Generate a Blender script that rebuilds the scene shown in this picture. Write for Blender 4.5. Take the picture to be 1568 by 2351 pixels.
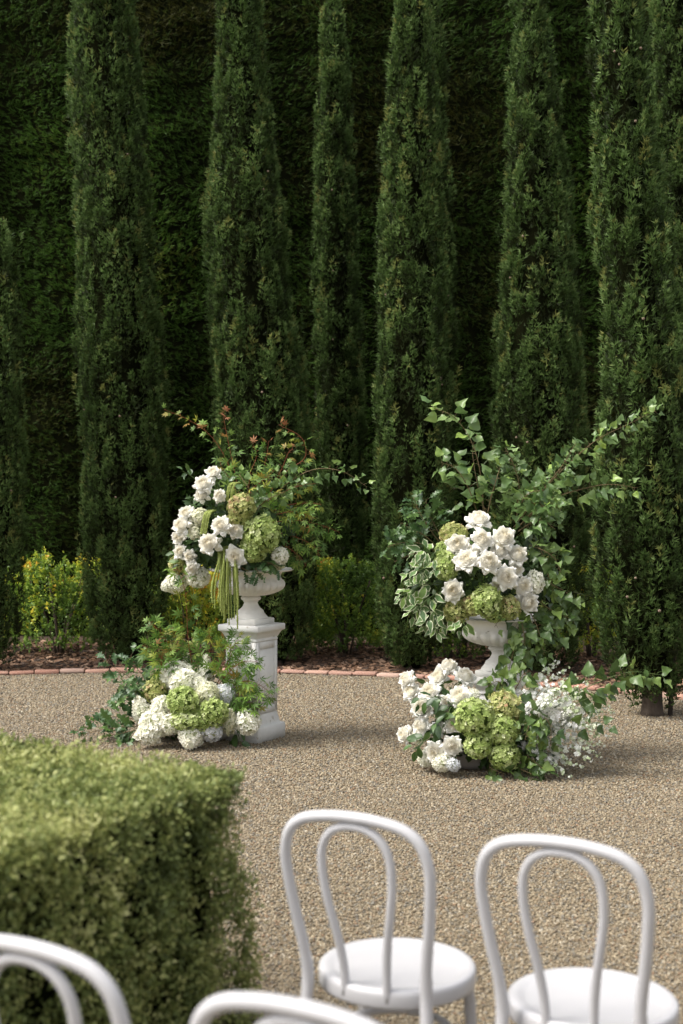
import bpy, math, random
import numpy as np
from mathutils import Matrix, Vector

random.seed(7)
RNG = np.random.default_rng(7)
SC = bpy.context.scene
COL = SC.collection
for _o in list(bpy.data.objects):
    bpy.data.objects.remove(_o)

# ------------------------------------------------------------------ camera
FPX, CX, HZ, EYE = 3000.0, 784.0, 1140.0, 1.70     # focal length, principal column and horizon row on a 1568 x 2351 frame
cam_data = bpy.data.cameras.new('camera')
cam = bpy.data.objects.new('camera', cam_data)
COL.objects.link(cam)
cam.location = (0, 0, EYE)
cam.rotation_euler = (math.radians(90), 0, 0)
cam_data.sensor_fit = 'VERTICAL'
cam_data.sensor_height = 36.0
cam_data.lens = FPX / 2351.0 * 36.0
cam_data.shift_y = -(1175.5 - HZ) / 2351.0
cam_data.clip_start = 0.05
cam_data.clip_end = 2000
cam_data.dof.use_dof = True
cam_data.dof.focus_distance = 8.9
cam_data.dof.aperture_fstop = 2.6
SC.camera = cam

# ------------------------------------------------------------------ sky, sun, exposure
SUN_DIR = Vector((-0.66, -0.18, 1.0)).normalized()
world = bpy.data.worlds.new('World')
SC.world = world
world.use_nodes = True
nt = world.node_tree
bg = nt.nodes['Background']
sky = nt.nodes.new('ShaderNodeTexSky')
sky.sky_type = 'NISHITA'
sky.sun_disc = False
sky.sun_elevation = math.asin(SUN_DIR.z)
sky.sun_rotation = math.atan2(SUN_DIR.x, SUN_DIR.y)
sky.dust_density = 4.0
hs = nt.nodes.new('ShaderNodeHueSaturation')
hs.inputs['Saturation'].default_value = 0.20
nt.links.new(sky.outputs[0], hs.inputs['Color'])
nt.links.new(hs.outputs[0], bg.inputs['Color'])
bg.inputs['Strength'].default_value = 0.15
sun_data = bpy.data.lights.new('sun', 'SUN')
sun_data.energy = 2.0
sun_data.angle = math.radians(22)
sun_data.color = (1.0, 0.945, 0.85)
sun = bpy.data.objects.new('sun', sun_data)
COL.objects.link(sun)
sun.rotation_euler = SUN_DIR.to_track_quat('Z', 'Y').to_euler()
sun.location = (-6, 4, 14)
SC.view_settings.view_transform = 'Standard'
SC.view_settings.look = 'None'
SC.view_settings.gamma = 1.0
SC.view_settings.exposure = 0.88
SC.cycles.use_denoising = True
SC.cycles.max_bounces = 10
SC.cycles.diffuse_bounces = 6
SC.cycles.transmission_bounces = 4
SC.cycles.caustics_reflective = False
SC.cycles.caustics_refractive = False


# ------------------------------------------------------------------ helpers
def W(x, y, D):
    """point seen at (x, y) of the 1568 x 2351 frame, D metres away along the ground"""
    return np.array([(x - CX) / FPX * D, D, EYE - (y - HZ) / FPX * D])


def nrm(v):
    v = np.asarray(v, float)
    n = np.linalg.norm(v, axis=-1, keepdims=True)
    return v / np.maximum(n, 1e-9)


def mesh(name, V, F, mat=None, smooth=False, attrs=None):
    """V (n,3); F list of (k,m) int arrays or one array"""
    V = np.asarray(V, np.float32)
    if isinstance(F, np.ndarray):
        F = [F]
    F = [np.asarray(f, np.int32) for f in F if len(f)]
    me = bpy.data.meshes.new(name)
    me.vertices.add(len(V))
    me.vertices.foreach_set('co', V.ravel())
    nl = sum(f.size for f in F)
    npoly = sum(len(f) for f in F)
    me.loops.add(nl)
    me.polygons.add(npoly)
    me.loops.foreach_set('vertex_index', np.concatenate([f.ravel() for f in F]))
    starts, s = [], 0
    for f in F:
        k, m = f.shape
        starts.append(s + np.arange(k) * m)
        s += k * m
    me.polygons.foreach_set('loop_start', np.concatenate(starts).astype(np.int32))
    if smooth:
        me.polygons.foreach_set('use_smooth', np.ones(npoly, bool))
    me.update(calc_edges=True)
    if attrs:
        for an, av in attrs.items():
            a = me.attributes.new(an, 'FLOAT', 'POINT')
            a.data.foreach_set('value', np.asarray(av, np.float32))
    if mat is not None:
        me.materials.append(mat)
    me.validate()
    return me


class MB:
    """collects pieces of one mesh"""
    def __init__(self):
        self.V, self.F, self.A, self.n = [], {}, [], 0

    def add(self, V, F, rnd=0.5):
        V = np.asarray(V, float)
        if isinstance(F, np.ndarray):
            F = [F]
        for f in F:
            f = np.asarray(f)
            if len(f):
                self.F.setdefault(f.shape[1], []).append(f + self.n)
        self.V.append(V)
        self.A.append(np.broadcast_to(np.asarray(rnd, float), (len(V),)))
        self.n += len(V)
        return self

    def mesh(self, name, mat, smooth=False):
        return mesh(name, np.concatenate(self.V), [np.concatenate(v) for v in self.F.values()], mat, smooth,
                    {'rnd': np.concatenate(self.A)})


def link(name, me, parent=None, mat4=None):
    o = bpy.data.objects.new(name, me)
    COL.objects.link(o)
    if parent is not None:
        o.parent = parent
    if mat4 is not None:
        o.matrix_local = mat4
    return o


def thing(name, label, cat, loc=(0, 0, 0), group=None, rz=0.0):
    o = bpy.data.objects.new(name, None)
    COL.objects.link(o)
    o.empty_display_size = 0.1
    o.location = loc
    o.rotation_euler = (0, 0, rz)
    return tag(o, label, cat, group)


def tag(o, label, cat, group=None):
    o['label'] = label
    o['category'] = cat
    if group:
        o['group'] = group
    return o


def frame(loc, ydir, zhint, s=1.0):
    y = Vector(ydir).normalized()
    z = Vector(zhint)
    z = z - y * z.dot(y)
    if z.length < 1e-4:
        z = Vector((0.3, 0.5, 0.8))
        z = z - y * z.dot(y)
    z.normalize()
    x = y.cross(z)
    sx, sy, sz = (s, s, s) if np.isscalar(s) else s
    return Matrix(((x.x * sx, y.x * sy, z.x * sz, loc[0]), (x.y * sx, y.y * sy, z.y * sz, loc[1]),
                   (x.z * sx, y.z * sy, z.z * sz, loc[2]), (0, 0, 0, 1)))


def zframe(loc, zdir, spin, s):
    z = nrm(zdir)
    h = np.array([0, 0, 1.0]) if abs(z[2]) < 0.9 else np.array([0, 1.0, 0])
    x = nrm(np.cross(h, z))
    y = np.cross(z, x)
    c, sn = math.cos(spin), math.sin(spin)
    x, y = x * c + y * sn, -x * sn + y * c
    sx, sy, sz = (s, s, s) if np.isscalar(s) else s
    return Matrix(((x[0] * sx, y[0] * sy, z[0] * sz, loc[0]), (x[1] * sx, y[1] * sy, z[1] * sz, loc[1]),
                   (x[2] * sx, y[2] * sy, z[2] * sz, loc[2]), (0, 0, 0, 1)))


def spline(pts, n, closed=False):
    """Catmull-Rom through pts"""
    P = np.asarray(pts, float)
    m = len(P)
    if closed:
        Q = np.vstack([P[-1], P, P[0], P[1]])
        segs = m
    else:
        Q = np.vstack([2 * P[0] - P[1], P, 2 * P[-1] - P[-2]])
        segs = m - 1
    out = []
    ts = np.linspace(0, segs, n, endpoint=not closed)
    for t in ts:
        i = min(int(t), segs - 1)
        u = t - i
        a, b, c, d = Q[i], Q[i + 1], Q[i + 2], Q[i + 3]
        out.append(0.5 * ((2 * b) + (c - a) * u + (2 * a - 5 * b + 4 * c - d) * u * u + (3 * b - a - 3 * c + d) * u ** 3))
    return np.array(out)


def tube(P, R, sides=8, closed=False, caps=True):
    P = np.asarray(P, float)
    n = len(P)
    R = np.broadcast_to(np.asarray(R, float), (n,))
    T = nrm(np.gradient(P, axis=0)) if not closed else nrm(np.roll(P, -1, 0) - np.roll(P, 1, 0))
    h = np.array([0, 0, 1.0]) if abs(T[0][2]) < 0.9 else np.array([1.0, 0, 0])
    a = nrm(np.cross(T[0], h))
    V = []
    ang = np.linspace(0, 2 * math.pi, sides, endpoint=False)
    for i in range(n):
        a = a - T[i] * a.dot(T[i])
        a = nrm(a)
        b = np.cross(T[i], a)
        V.append(P[i] + R[i] * (np.cos(ang)[:, None] * a + np.sin(ang)[:, None] * b))
    V = np.concatenate(V)
    F = []
    for i in range(n if closed else n - 1):
        j = (i + 1) % n
        for k in range(sides):
            l = (k + 1) % sides
            F.append((i * sides + k, i * sides + l, j * sides + l, j * sides + k))
    fs = [np.array(F)]
    if caps and not closed:
        fs.append(np.array([list(range(sides))[::-1], [(n - 1) * sides + k for k in range(sides)]]))
    return V, fs


def lathe(prof, sides=40, flute=None):
    """prof list of (r, z); flute(i, ang) -> radial factor"""
    ang = np.linspace(0, 2 * math.pi, sides, endpoint=False)
    V, F = [], []
    for i, (r, z) in enumerate(prof):
        f = flute(i, ang) if flute else np.ones(sides)
        V.append(np.stack([r * f * np.cos(ang), r * f * np.sin(ang), np.full(sides, z)], 1))
    for i in range(len(prof) - 1):
        for k in range(sides):
            l = (k + 1) % sides
            F.append((i * sides + k, i * sides + l, (i + 1) * sides + l, (i + 1) * sides + k))
    return np.concatenate(V), np.array(F)


def square_loft(prof, bev=0.006):
    """square section moulding: prof of (half width, z) with chamfered corners"""
    V, F = [], []
    for (h, z) in prof:
        b = min(bev, h * 0.3)
        ring = [(h - b, -h), (h, -h + b), (h, h - b), (h - b, h), (-h + b, h), (-h, h - b), (-h, -h + b), (-h + b, -h)]
        V += [(x, y, z) for x, y in ring]
    n = len(prof)
    for i in range(n - 1):
        for k in range(8):
            l = (k + 1) % 8
            F.append((i * 8 + k, i * 8 + l, (i + 1) * 8 + l, (i + 1) * 8 + k))
    caps = np.array([[7 - k for k in range(8)], [(n - 1) * 8 + k for k in range(8)]])
    return np.array(V, float), [np.array(F), caps]


def noise3(P, seed, freq):
    """cheap smooth value in -1..1 from sums of sines"""
    r = np.random.default_rng(seed)
    out = np.zeros(len(P))
    for k in range(7):
        d = r.normal(size=3)
        out += np.sin((P * freq) @ d * (0.7 + 0.25 * k) + r.uniform(0, 6.28))
    return out / 3.2


# ------------------------------------------------------------------ materials
def base_mat(name):
    m = bpy.data.materials.new(name)
    m.use_nodes = True
    n = m.node_tree.nodes
    return m, n, m.node_tree.links, n['Principled BSDF'], n['Material Output']


def ramp(nodes, stops, interp='LINEAR'):
    r = nodes.new('ShaderNodeValToRGB')
    r.color_ramp.interpolation = interp
    e = r.color_ramp.elements
    while len(e) < len(stops):
        e.new(0.5)
    for el, (p, c) in zip(e, stops):
        el.position = p
        el.color = (*c, 1)
    return r


def leaf_mat(name, stops, trans=0.3, rough=0.5, spec=0.35, source='attr', tint=1.0, edge=None, both=None, noise=0.0):
    """foliage or petals: colour from a per-piece random number, part of the light passes through"""
    m, n, L, p, out = base_mat(name)
    if source == 'attr':
        a = n.new('ShaderNodeAttribute')
        a.attribute_name = 'rnd'
        fac = a.outputs['Fac']
    else:
        a = n.new('ShaderNodeObjectInfo')
        fac = a.outputs['Random']
    if noise:
        tc = n.new('ShaderNodeTexCoord')
        nz = n.new('ShaderNodeTexNoise')
        nz.inputs['Scale'].default_value = noise
        L.new(tc.outputs['Object'], nz.inputs['Vector'])
        mx = n.new('ShaderNodeMath')
        mx.operation = 'MULTIPLY_ADD'
        L.new(nz.outputs['Fac'], mx.inputs[0])
        mx.inputs[1].default_value = 0.6
        mz = n.new('ShaderNodeMath')
        mz.operation = 'MULTIPLY_ADD'
        L.new(fac, mz.inputs[0])
        mz.inputs[1].default_value = 0.7
        mz.inputs[2].default_value = -0.15
        L.new(mz.outputs[0], mx.inputs[2])
        fac = mx.outputs[0]
    r = ramp(n, stops)
    L.new(fac, r.inputs[0])
    colour = r.outputs[0]
    if edge:
        ea = n.new('ShaderNodeAttribute')
        ea.attribute_name = 'edge'
        er = ramp(n, [(edge[1], (0, 0, 0)), (edge[2], (1, 1, 1))])
        eadd = n.new('ShaderNodeMath')
        eadd.operation = 'ADD'
        en = n.new('ShaderNodeTexNoise')
        en.inputs['Scale'].default_value = 5.0
        etc = n.new('ShaderNodeTexCoord')
        L.new(etc.outputs['Object'], en.inputs['Vector'])
        em = n.new('ShaderNodeMath')
        em.operation = 'MULTIPLY_ADD'
        em.inputs[1].default_value = edge[3]
        em.inputs[2].default_value = -edge[3] / 2
        L.new(en.outputs['Fac'], em.inputs[0])
        L.new(ea.outputs['Fac'], eadd.inputs[0])
        L.new(em.outputs[0], eadd.inputs[1])
        L.new(eadd.outputs[0], er.inputs[0])
        mix = n.new('ShaderNodeMix')
        mix.data_type = 'RGBA'
        L.new(er.outputs[0], mix.inputs['Factor'])
        L.new(colour, mix.inputs['A'])
        mix.inputs['B'].default_value = (*edge[0], 1)
        colour = mix.outputs['Result']
    L.new(colour, p.inputs['Base Color'])
    p.inputs['Roughness'].default_value = rough
    p.inputs['Specular IOR Level'].default_value = spec
    if trans > 0:
        t = n.new('ShaderNodeBsdfTranslucent')
        L.new(colour, t.inputs['Color'])
        ms = n.new('ShaderNodeMixShader')
        ms.inputs[0].default_value = trans
        L.new(p.outputs[0], ms.inputs[1])
        L.new(t.outputs[0], ms.inputs[2])
        L.new(ms.outputs[0], out.inputs['Surface'])
    return m


def stone_mat(name, c1, c2, scale=6, rough=0.7, bump=0.15, bscale=60, spots=None, spec=0.3):
    m, n, L, p, out = base_mat(name)
    tc = n.new('ShaderNodeTexCoord')
    nz = n.new('ShaderNodeTexNoise')
    nz.inputs['Scale'].default_value = scale
    nz.inputs['Detail'].default_value = 8
    nz.inputs['Roughness'].default_value = 0.65
    L.new(tc.outputs['Object'], nz.inputs['Vector'])
    r = ramp(n, [(0.35, c1), (0.65, c2)])
    L.new(nz.outputs['Fac'], r.inputs[0])
    col = r.outputs[0]
    if spots:
        n2 = n.new('ShaderNodeTexNoise')
        n2.inputs['Scale'].default_value = spots[1]
        n2.inputs['Detail'].default_value = 4
        L.new(tc.outputs['Object'], n2.inputs['Vector'])
        r2 = ramp(n, [(spots[2], (0, 0, 0)), (spots[2] + 0.06, (1, 1, 1))])
        L.new(n2.outputs['Fac'], r2.inputs[0])
        mix = n.new('ShaderNodeMix')
        mix.data_type = 'RGBA'
        L.new(r2.outputs[0], mix.inputs['Factor'])
        L.new(col, mix.inputs['A'])
        mix.inputs['B'].default_value = (*spots[0], 1)
        col = mix.outputs['Result']
    L.new(col, p.inputs['Base Color'])
    p.inputs['Roughness'].default_value = rough
    p.inputs['Specular IOR Level'].default_value = spec
    nb = n.new('ShaderNodeTexNoise')
    nb.inputs['Scale'].default_value = bscale
    nb.inputs['Detail'].default_value = 5
    L.new(tc.outputs['Object'], nb.inputs['Vector'])
    b = n.new('ShaderNodeBump')
    b.inputs['Strength'].default_value = bump
    b.inputs['Distance'].default_value = 0.01
    L.new(nb.outputs['Fac'], b.inputs['Height'])
    L.new(b.outputs[0], p.inputs['Normal'])
    return m


M = {}
M['chair'] = stone_mat('white_resin', (0.47, 0.463, 0.477), (0.50, 0.493, 0.507), 4, 0.33, 0.02, 40, None, 0.5)
M['plaster'] = stone_mat('white_painted_stone', (0.70, 0.69, 0.67), (0.80, 0.79, 0.77), 5, 0.62, 0.18, 70, ((0.50, 0.47, 0.42), 26, 0.66))
M['urn'] = stone_mat('white_weathered_urn', (0.68, 0.66, 0.62), (0.80, 0.78, 0.74), 6, 0.55, 0.15, 60, ((0.36, 0.33, 0.28), 34, 0.68))
M['bowl'] = stone_mat('glazed_bowl', (0.66, 0.65, 0.63), (0.74, 0.73, 0.71), 5, 0.35, 0.02, 30)
M['bowl_grey'] = stone_mat('grey_bowl', (0.30, 0.27, 0.25), (0.38, 0.35, 0.33), 5, 0.45, 0.02, 30)
M['bark'] = stone_mat('bark', (0.055, 0.04, 0.03), (0.11, 0.085, 0.065), 14, 0.9, 0.8, 40)
M['twig'] = stone_mat('twig', (0.12, 0.085, 0.04), (0.20, 0.15, 0.075), 20, 0.7, 0.1, 60)
M['twig_red'] = stone_mat('red_twig', (0.17, 0.045, 0.02), (0.26, 0.09, 0.035), 20, 0.6, 0.1, 60)
M['stem'] = stone_mat('green_stem', (0.06, 0.10, 0.03), (0.11, 0.17, 0.05), 20, 0.5, 0.05, 60)
M['soil'] = stone_mat('soil', (0.035, 0.024, 0.016), (0.09, 0.058, 0.036), 7, 0.95, 0.9, 45)
M['ground'] = stone_mat('field', (0.05, 0.065, 0.025), (0.09, 0.10, 0.04), 2, 0.95, 0.5, 12)
M['stake'] = stone_mat('stake_wood', (0.04, 0.032, 0.028), (0.08, 0.065, 0.055), 12, 0.85, 0.4, 50)
M['cone'] = stone_mat('cypress_cone', (0.20, 0.14, 0.10), (0.32, 0.24, 0.18), 40, 0.8, 0.5, 120)
M['core'] = stone_mat('dark_core_shade', (0.006, 0.008, 0.003), (0.013, 0.014, 0.006), 9, 0.95, 0.5, 30, None, 0.0)  # near-black fill, shade inside the foliage put into the colour


def brick_mat():
    m, n, L, p, out = base_mat('edging_brick')
    oi = n.new('ShaderNodeObjectInfo')
    r = ramp(n, [(0.0, (0.40, 0.18, 0.125)), (0.4, (0.46, 0.25, 0.18)), (0.75, (0.50, 0.33, 0.26)), (1.0, (0.36, 0.18, 0.13))])
    L.new(oi.outputs['Random'], r.inputs[0])
    tc = n.new('ShaderNodeTexCoord')
    nz = n.new('ShaderNodeTexNoise')
    nz.inputs['Scale'].default_value = 25
    nz.inputs['Detail'].default_value = 6
    L.new(tc.outputs['Object'], nz.inputs['Vector'])
    mix = n.new('ShaderNodeMix')
    mix.data_type = 'RGBA'
    mr = ramp(n, [(0.45, (0, 0, 0)), (0.75, (0.7, 0.7, 0.7))])
    L.new(nz.outputs['Fac'], mr.inputs[0])
    L.new(mr.outputs[0], mix.inputs['Factor'])
    L.new(r.outputs[0], mix.inputs['A'])
    mix.inputs['B'].default_value = (0.52, 0.42, 0.35, 1)
    L.new(mix.outputs['Result'], p.inputs['Base Color'])
    p.inputs['Roughness'].default_value = 0.85
    b = n.new('ShaderNodeBump')
    b.inputs['Strength'].default_value = 0.4
    b.inputs['Distance'].default_value = 0.01
    L.new(nz.outputs['Fac'], b.inputs['Height'])
    L.new(b.outputs[0], p.inputs['Normal'])
    return m


M['brick'] = brick_mat()


def pebble_mat(name, stops, rough=0.75):
    m, n, L, p, out = base_mat(name)
    oi = n.new('ShaderNodeObjectInfo')
    r = ramp(n, stops, 'CONSTANT')
    L.new(oi.outputs['Random'], r.inputs[0])
    L.new(r.outputs[0], p.inputs['Base Color'])
    p.inputs['Roughness'].default_value = rough
    return m


M['pebble'] = pebble_mat('pebbles', [
    (0.0, (0.253, 0.201, 0.128)), (0.13, (0.219, 0.166, 0.102)), (0.25, (0.311, 0.253, 0.167)), (0.36, (0.179, 0.141, 0.091)),
    (0.47, (0.272, 0.226, 0.156)), (0.57, (0.166, 0.147, 0.116)), (0.66, (0.236, 0.178, 0.112)), (0.75, (0.201, 0.183, 0.149)),
    (0.82, (0.351, 0.291, 0.204)), (0.88, (0.228, 0.145, 0.085)), (0.92, (0.130, 0.105, 0.077)), (0.965, (0.379, 0.330, 0.253))])
M['chip'] = pebble_mat('bark_chips', [
    (0.0, (0.10, 0.055, 0.032)), (0.2, (0.16, 0.085, 0.048)), (0.4, (0.065, 0.037, 0.024)), (0.6, (0.22, 0.125, 0.075)),
    (0.8, (0.30, 0.19, 0.125)), (0.92, (0.04, 0.026, 0.018))], 0.9)


def gravel_mat():
    m, n, L, p, out = base_mat('gravel_bed')
    tc = n.new('ShaderNodeTexCoord')
    v = n.new('ShaderNodeTexVoronoi')
    v.inputs['Scale'].default_value = 75
    L.new(tc.outputs['Object'], v.inputs['Vector'])
    sep = n.new('ShaderNodeSeparateColor')
    L.new(v.outputs['Color'], sep.inputs[0])
    r = ramp(n, [(0.0, (0.145, 0.112, 0.068)), (0.35, (0.20, 0.158, 0.098)), (0.6, (0.125, 0.112, 0.085)), (0.8, (0.26, 0.21, 0.137)), (1.0, (0.17, 0.126, 0.076))])
    L.new(sep.outputs[0], r.inputs[0])
    L.new(r.outputs[0], p.inputs['Base Color'])
    p.inputs['Roughness'].default_value = 0.9
    b = n.new('ShaderNodeBump')
    b.inputs['Strength'].default_value = 1.0
    b.inputs['Distance'].default_value = 0.01
    b.invert = True
    L.new(v.outputs['Distance'], b.inputs['Height'])
    L.new(b.outputs[0], p.inputs['Normal'])
    return m


M['gravel'] = gravel_mat()
# foliage
M['cypress'] = leaf_mat('cypress_sprays', [(0.0, (0.027, 0.036, 0.011)), (0.22, (0.047, 0.075, 0.021)), (0.45, (0.076, 0.133, 0.034)), (0.68, (0.131, 0.210, 0.060)),
                                          (0.88, (0.205, 0.296, 0.098)), (1.0, (0.247, 0.266, 0.080))], 0.35, 0.6, 0.25)
M['tall_hedge'] = leaf_mat('tall_hedge_sprays', [(0.0, (0.055, 0.058, 0.012)), (0.3, (0.050, 0.092, 0.018)), (0.65, (0.068, 0.143, 0.024)),
                                                (0.9, (0.102, 0.184, 0.030)), (1.0, (0.140, 0.169, 0.032))], 0.40, 0.6, 0.2)
M['shrub'] = leaf_mat('shrub_leaves', [(0.0, (0.078, 0.151, 0.033)), (0.4, (0.212, 0.351, 0.059)), (0.62, (0.458, 0.578, 0.075)),
                                      (0.8, (0.845, 0.760, 0.095)), (0.92, (0.900, 0.607, 0.080)), (1.0, (0.882, 0.351, 0.080))], 0.35, 0.45, 0.4)
M['box'] = leaf_mat('box_leaves', [(0.0, (0.085, 0.112, 0.033)), (0.4, (0.210, 0.255, 0.075)), (0.75, (0.419, 0.437, 0.157)), (1.0, (0.520, 0.518, 0.240))], 0.35, 0.5, 0.35)
M['maple'] = leaf_mat('maple_leaf', [(0.0, (0.066, 0.139, 0.025)), (0.5, (0.133, 0.245, 0.045)), (0.85, (0.208, 0.327, 0.057)), (1.0, (0.360, 0.376, 0.057))], 0.35, 0.5, 0.35, 'obj')
M['maple_gold'] = leaf_mat('maple_leaf_gold', [(0.0, (0.126, 0.210, 0.040)), (0.45, (0.270, 0.284, 0.045)), (0.75, (0.342, 0.252, 0.050)), (1.0, (0.378, 0.168, 0.060))], 0.40, 0.5, 0.35, 'obj')
M['maple_red'] = leaf_mat('maple_leaf_red', [(0.0, (0.357, 0.196, 0.072)), (0.5, (0.391, 0.172, 0.081)), (1.0, (0.306, 0.103, 0.045))], 0.40, 0.5, 0.35, 'obj')
M['poplar'] = leaf_mat('poplar_leaf', [(0.0, (0.092, 0.169, 0.051)), (0.5, (0.152, 0.246, 0.078)), (0.85, (0.209, 0.316, 0.095)), (1.0, (0.309, 0.448, 0.091))], 0.35, 0.36, 0.6, 'obj')
M['ivy'] = leaf_mat('dark_heart_leaf', [(0.0, (0.052, 0.100, 0.028)), (0.6, (0.109, 0.176, 0.047)), (1.0, (0.208, 0.300, 0.069))], 0.25, 0.36, 0.5, 'obj')
M['oak'] = leaf_mat('oak_leaf', [(0.0, (0.041, 0.093, 0.031)), (0.6, (0.075, 0.143, 0.043)), (1.0, (0.134, 0.235, 0.054))], 0.25, 0.40, 0.5, 'obj')
M['ovate'] = leaf_mat('rose_leaf', [(0.0, (0.026, 0.061, 0.020)), (0.6, (0.052, 0.101, 0.030)), (1.0, (0.097, 0.176, 0.040))], 0.22, 0.40, 0.5, 'obj')
M['filler'] = leaf_mat('filler_leaf', [(0.0, (0.025, 0.052, 0.015)), (0.6, (0.055, 0.104, 0.027)), (1.0, (0.125, 0.208, 0.046))], 0.25, 0.45, 0.4)
M['variegated'] = leaf_mat('variegated_leaf', [(0.0, (0.090, 0.168, 0.060)), (0.5, (0.144, 0.240, 0.090)), (1.0, (0.228, 0.360, 0.084))], 0.30, 0.42, 0.45, 'obj',
                          edge=((0.72, 0.74, 0.52), 0.62, 0.86, 0.55))
M['rose'] = leaf_mat('rose_petal', [(0.0, (0.91, 0.89, 0.82)), (0.6, (0.925, 0.91, 0.86)), (1.0, (0.93, 0.925, 0.885))], 0.18, 0.55, 0.25, 'obj')
M['rose_heart'] = leaf_mat('rose_heart_petal', [(0.0, (0.91, 0.86, 0.73)), (0.4, (0.92, 0.89, 0.80)), (1.0, (0.93, 0.915, 0.865))], 0.18, 0.55, 0.25)
M['hyd_white'] = leaf_mat('white_floret', [(0.0, (0.760, 0.792, 0.589)), (0.25, (0.880, 0.871, 0.750)), (1.0, (0.930, 0.911, 0.836))], 0.22, 0.6, 0.2)
M['hyd_cream'] = leaf_mat('cream_floret', [(0.0, (0.66, 0.70, 0.44)), (0.4, (0.78, 0.77, 0.58)), (1.0, (0.83, 0.81, 0.70))], 0.30, 0.6, 0.2)
M['hyd_blue'] = leaf_mat('bluish_white_floret', [(0.0, (0.66, 0.70, 0.74)), (0.5, (0.76, 0.77, 0.80)), (1.0, (0.82, 0.82, 0.80))], 0.30, 0.6, 0.2)
M['hyd_green'] = leaf_mat('green_floret', [(0.0, (0.238, 0.335, 0.083)), (0.4, (0.389, 0.486, 0.154)), (0.75, (0.562, 0.637, 0.275)), (1.0, (0.734, 0.767, 0.484))], 0.30, 0.6, 0.2)
M['hyd_antique'] = leaf_mat('antique_green_floret', [(0.0, (0.26, 0.31, 0.085)), (0.35, (0.43, 0.46, 0.16)), (0.7, (0.57, 0.57, 0.26)), (0.88, (0.56, 0.44, 0.24)), (1.0, (0.48, 0.28, 0.17))], 0.30, 0.6, 0.2)
M['delph'] = leaf_mat('white_small_floret', [(0.0, (0.66, 0.74, 0.48)), (0.25, (0.86, 0.87, 0.80)), (1.0, (0.92, 0.91, 0.90))], 0.25, 0.6, 0.2)
M['hcore_white'] = stone_mat('white_floret_stalks', (0.34, 0.38, 0.20), (0.44, 0.48, 0.28), 9, 0.9, 0.3, 20)
M['hcore_green'] = stone_mat('green_floret_stalks', (0.07, 0.105, 0.025), (0.12, 0.16, 0.04), 9, 0.9, 0.3, 20)
M['tassel'] = leaf_mat('green_tassel', [(0.0, (0.28, 0.34, 0.08)), (0.5, (0.43, 0.50, 0.15)), (1.0, (0.56, 0.62, 0.25))], 0.30, 0.7, 0.2)

# ------------------------------------------------------------------ the setting: ground, gravel court, edging, mulch
CC, RC = np.array([-1.6, 6.0]), 6.6          # centre and radius of the round court


def disc(name, r0, r1, z, mat, n=160, c=CC):
    a = np.linspace(0, 2 * math.pi, n, endpoint=False)
    o = np.stack([c[0] + r1 * np.cos(a), c[1] + r1 * np.sin(a), np.full(n, z)], 1)
    if r0 <= 0:
        V, F = o, np.array([list(range(n))])
    else:
        i = np.stack([c[0] + r0 * np.cos(a), c[1] + r0 * np.sin(a), np.full(n, z)], 1)
        V = np.vstack([i, o])
        k = np.arange(n)
        F = np.stack([k, k + n, (k + 1) % n + n, (k + 1) % n], 1)
    ob = link(name, mesh(name, V, F, mat))
    ob['kind'] = 'structure'
    return ob


gp = 300.0
g = link('ground', mesh('ground', [(-gp, -gp, -0.03), (gp, -gp, -0.03), (gp, gp, -0.03), (-gp, gp, -0.03)], np.array([[0, 1, 2, 3]]), M['ground']))
g['kind'] = 'structure'
disc('gravel_court', 0, RC, 0.0, M['gravel'])
disc('mulch_bed', RC, 13.5, 0.006, M['soil'])


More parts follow.
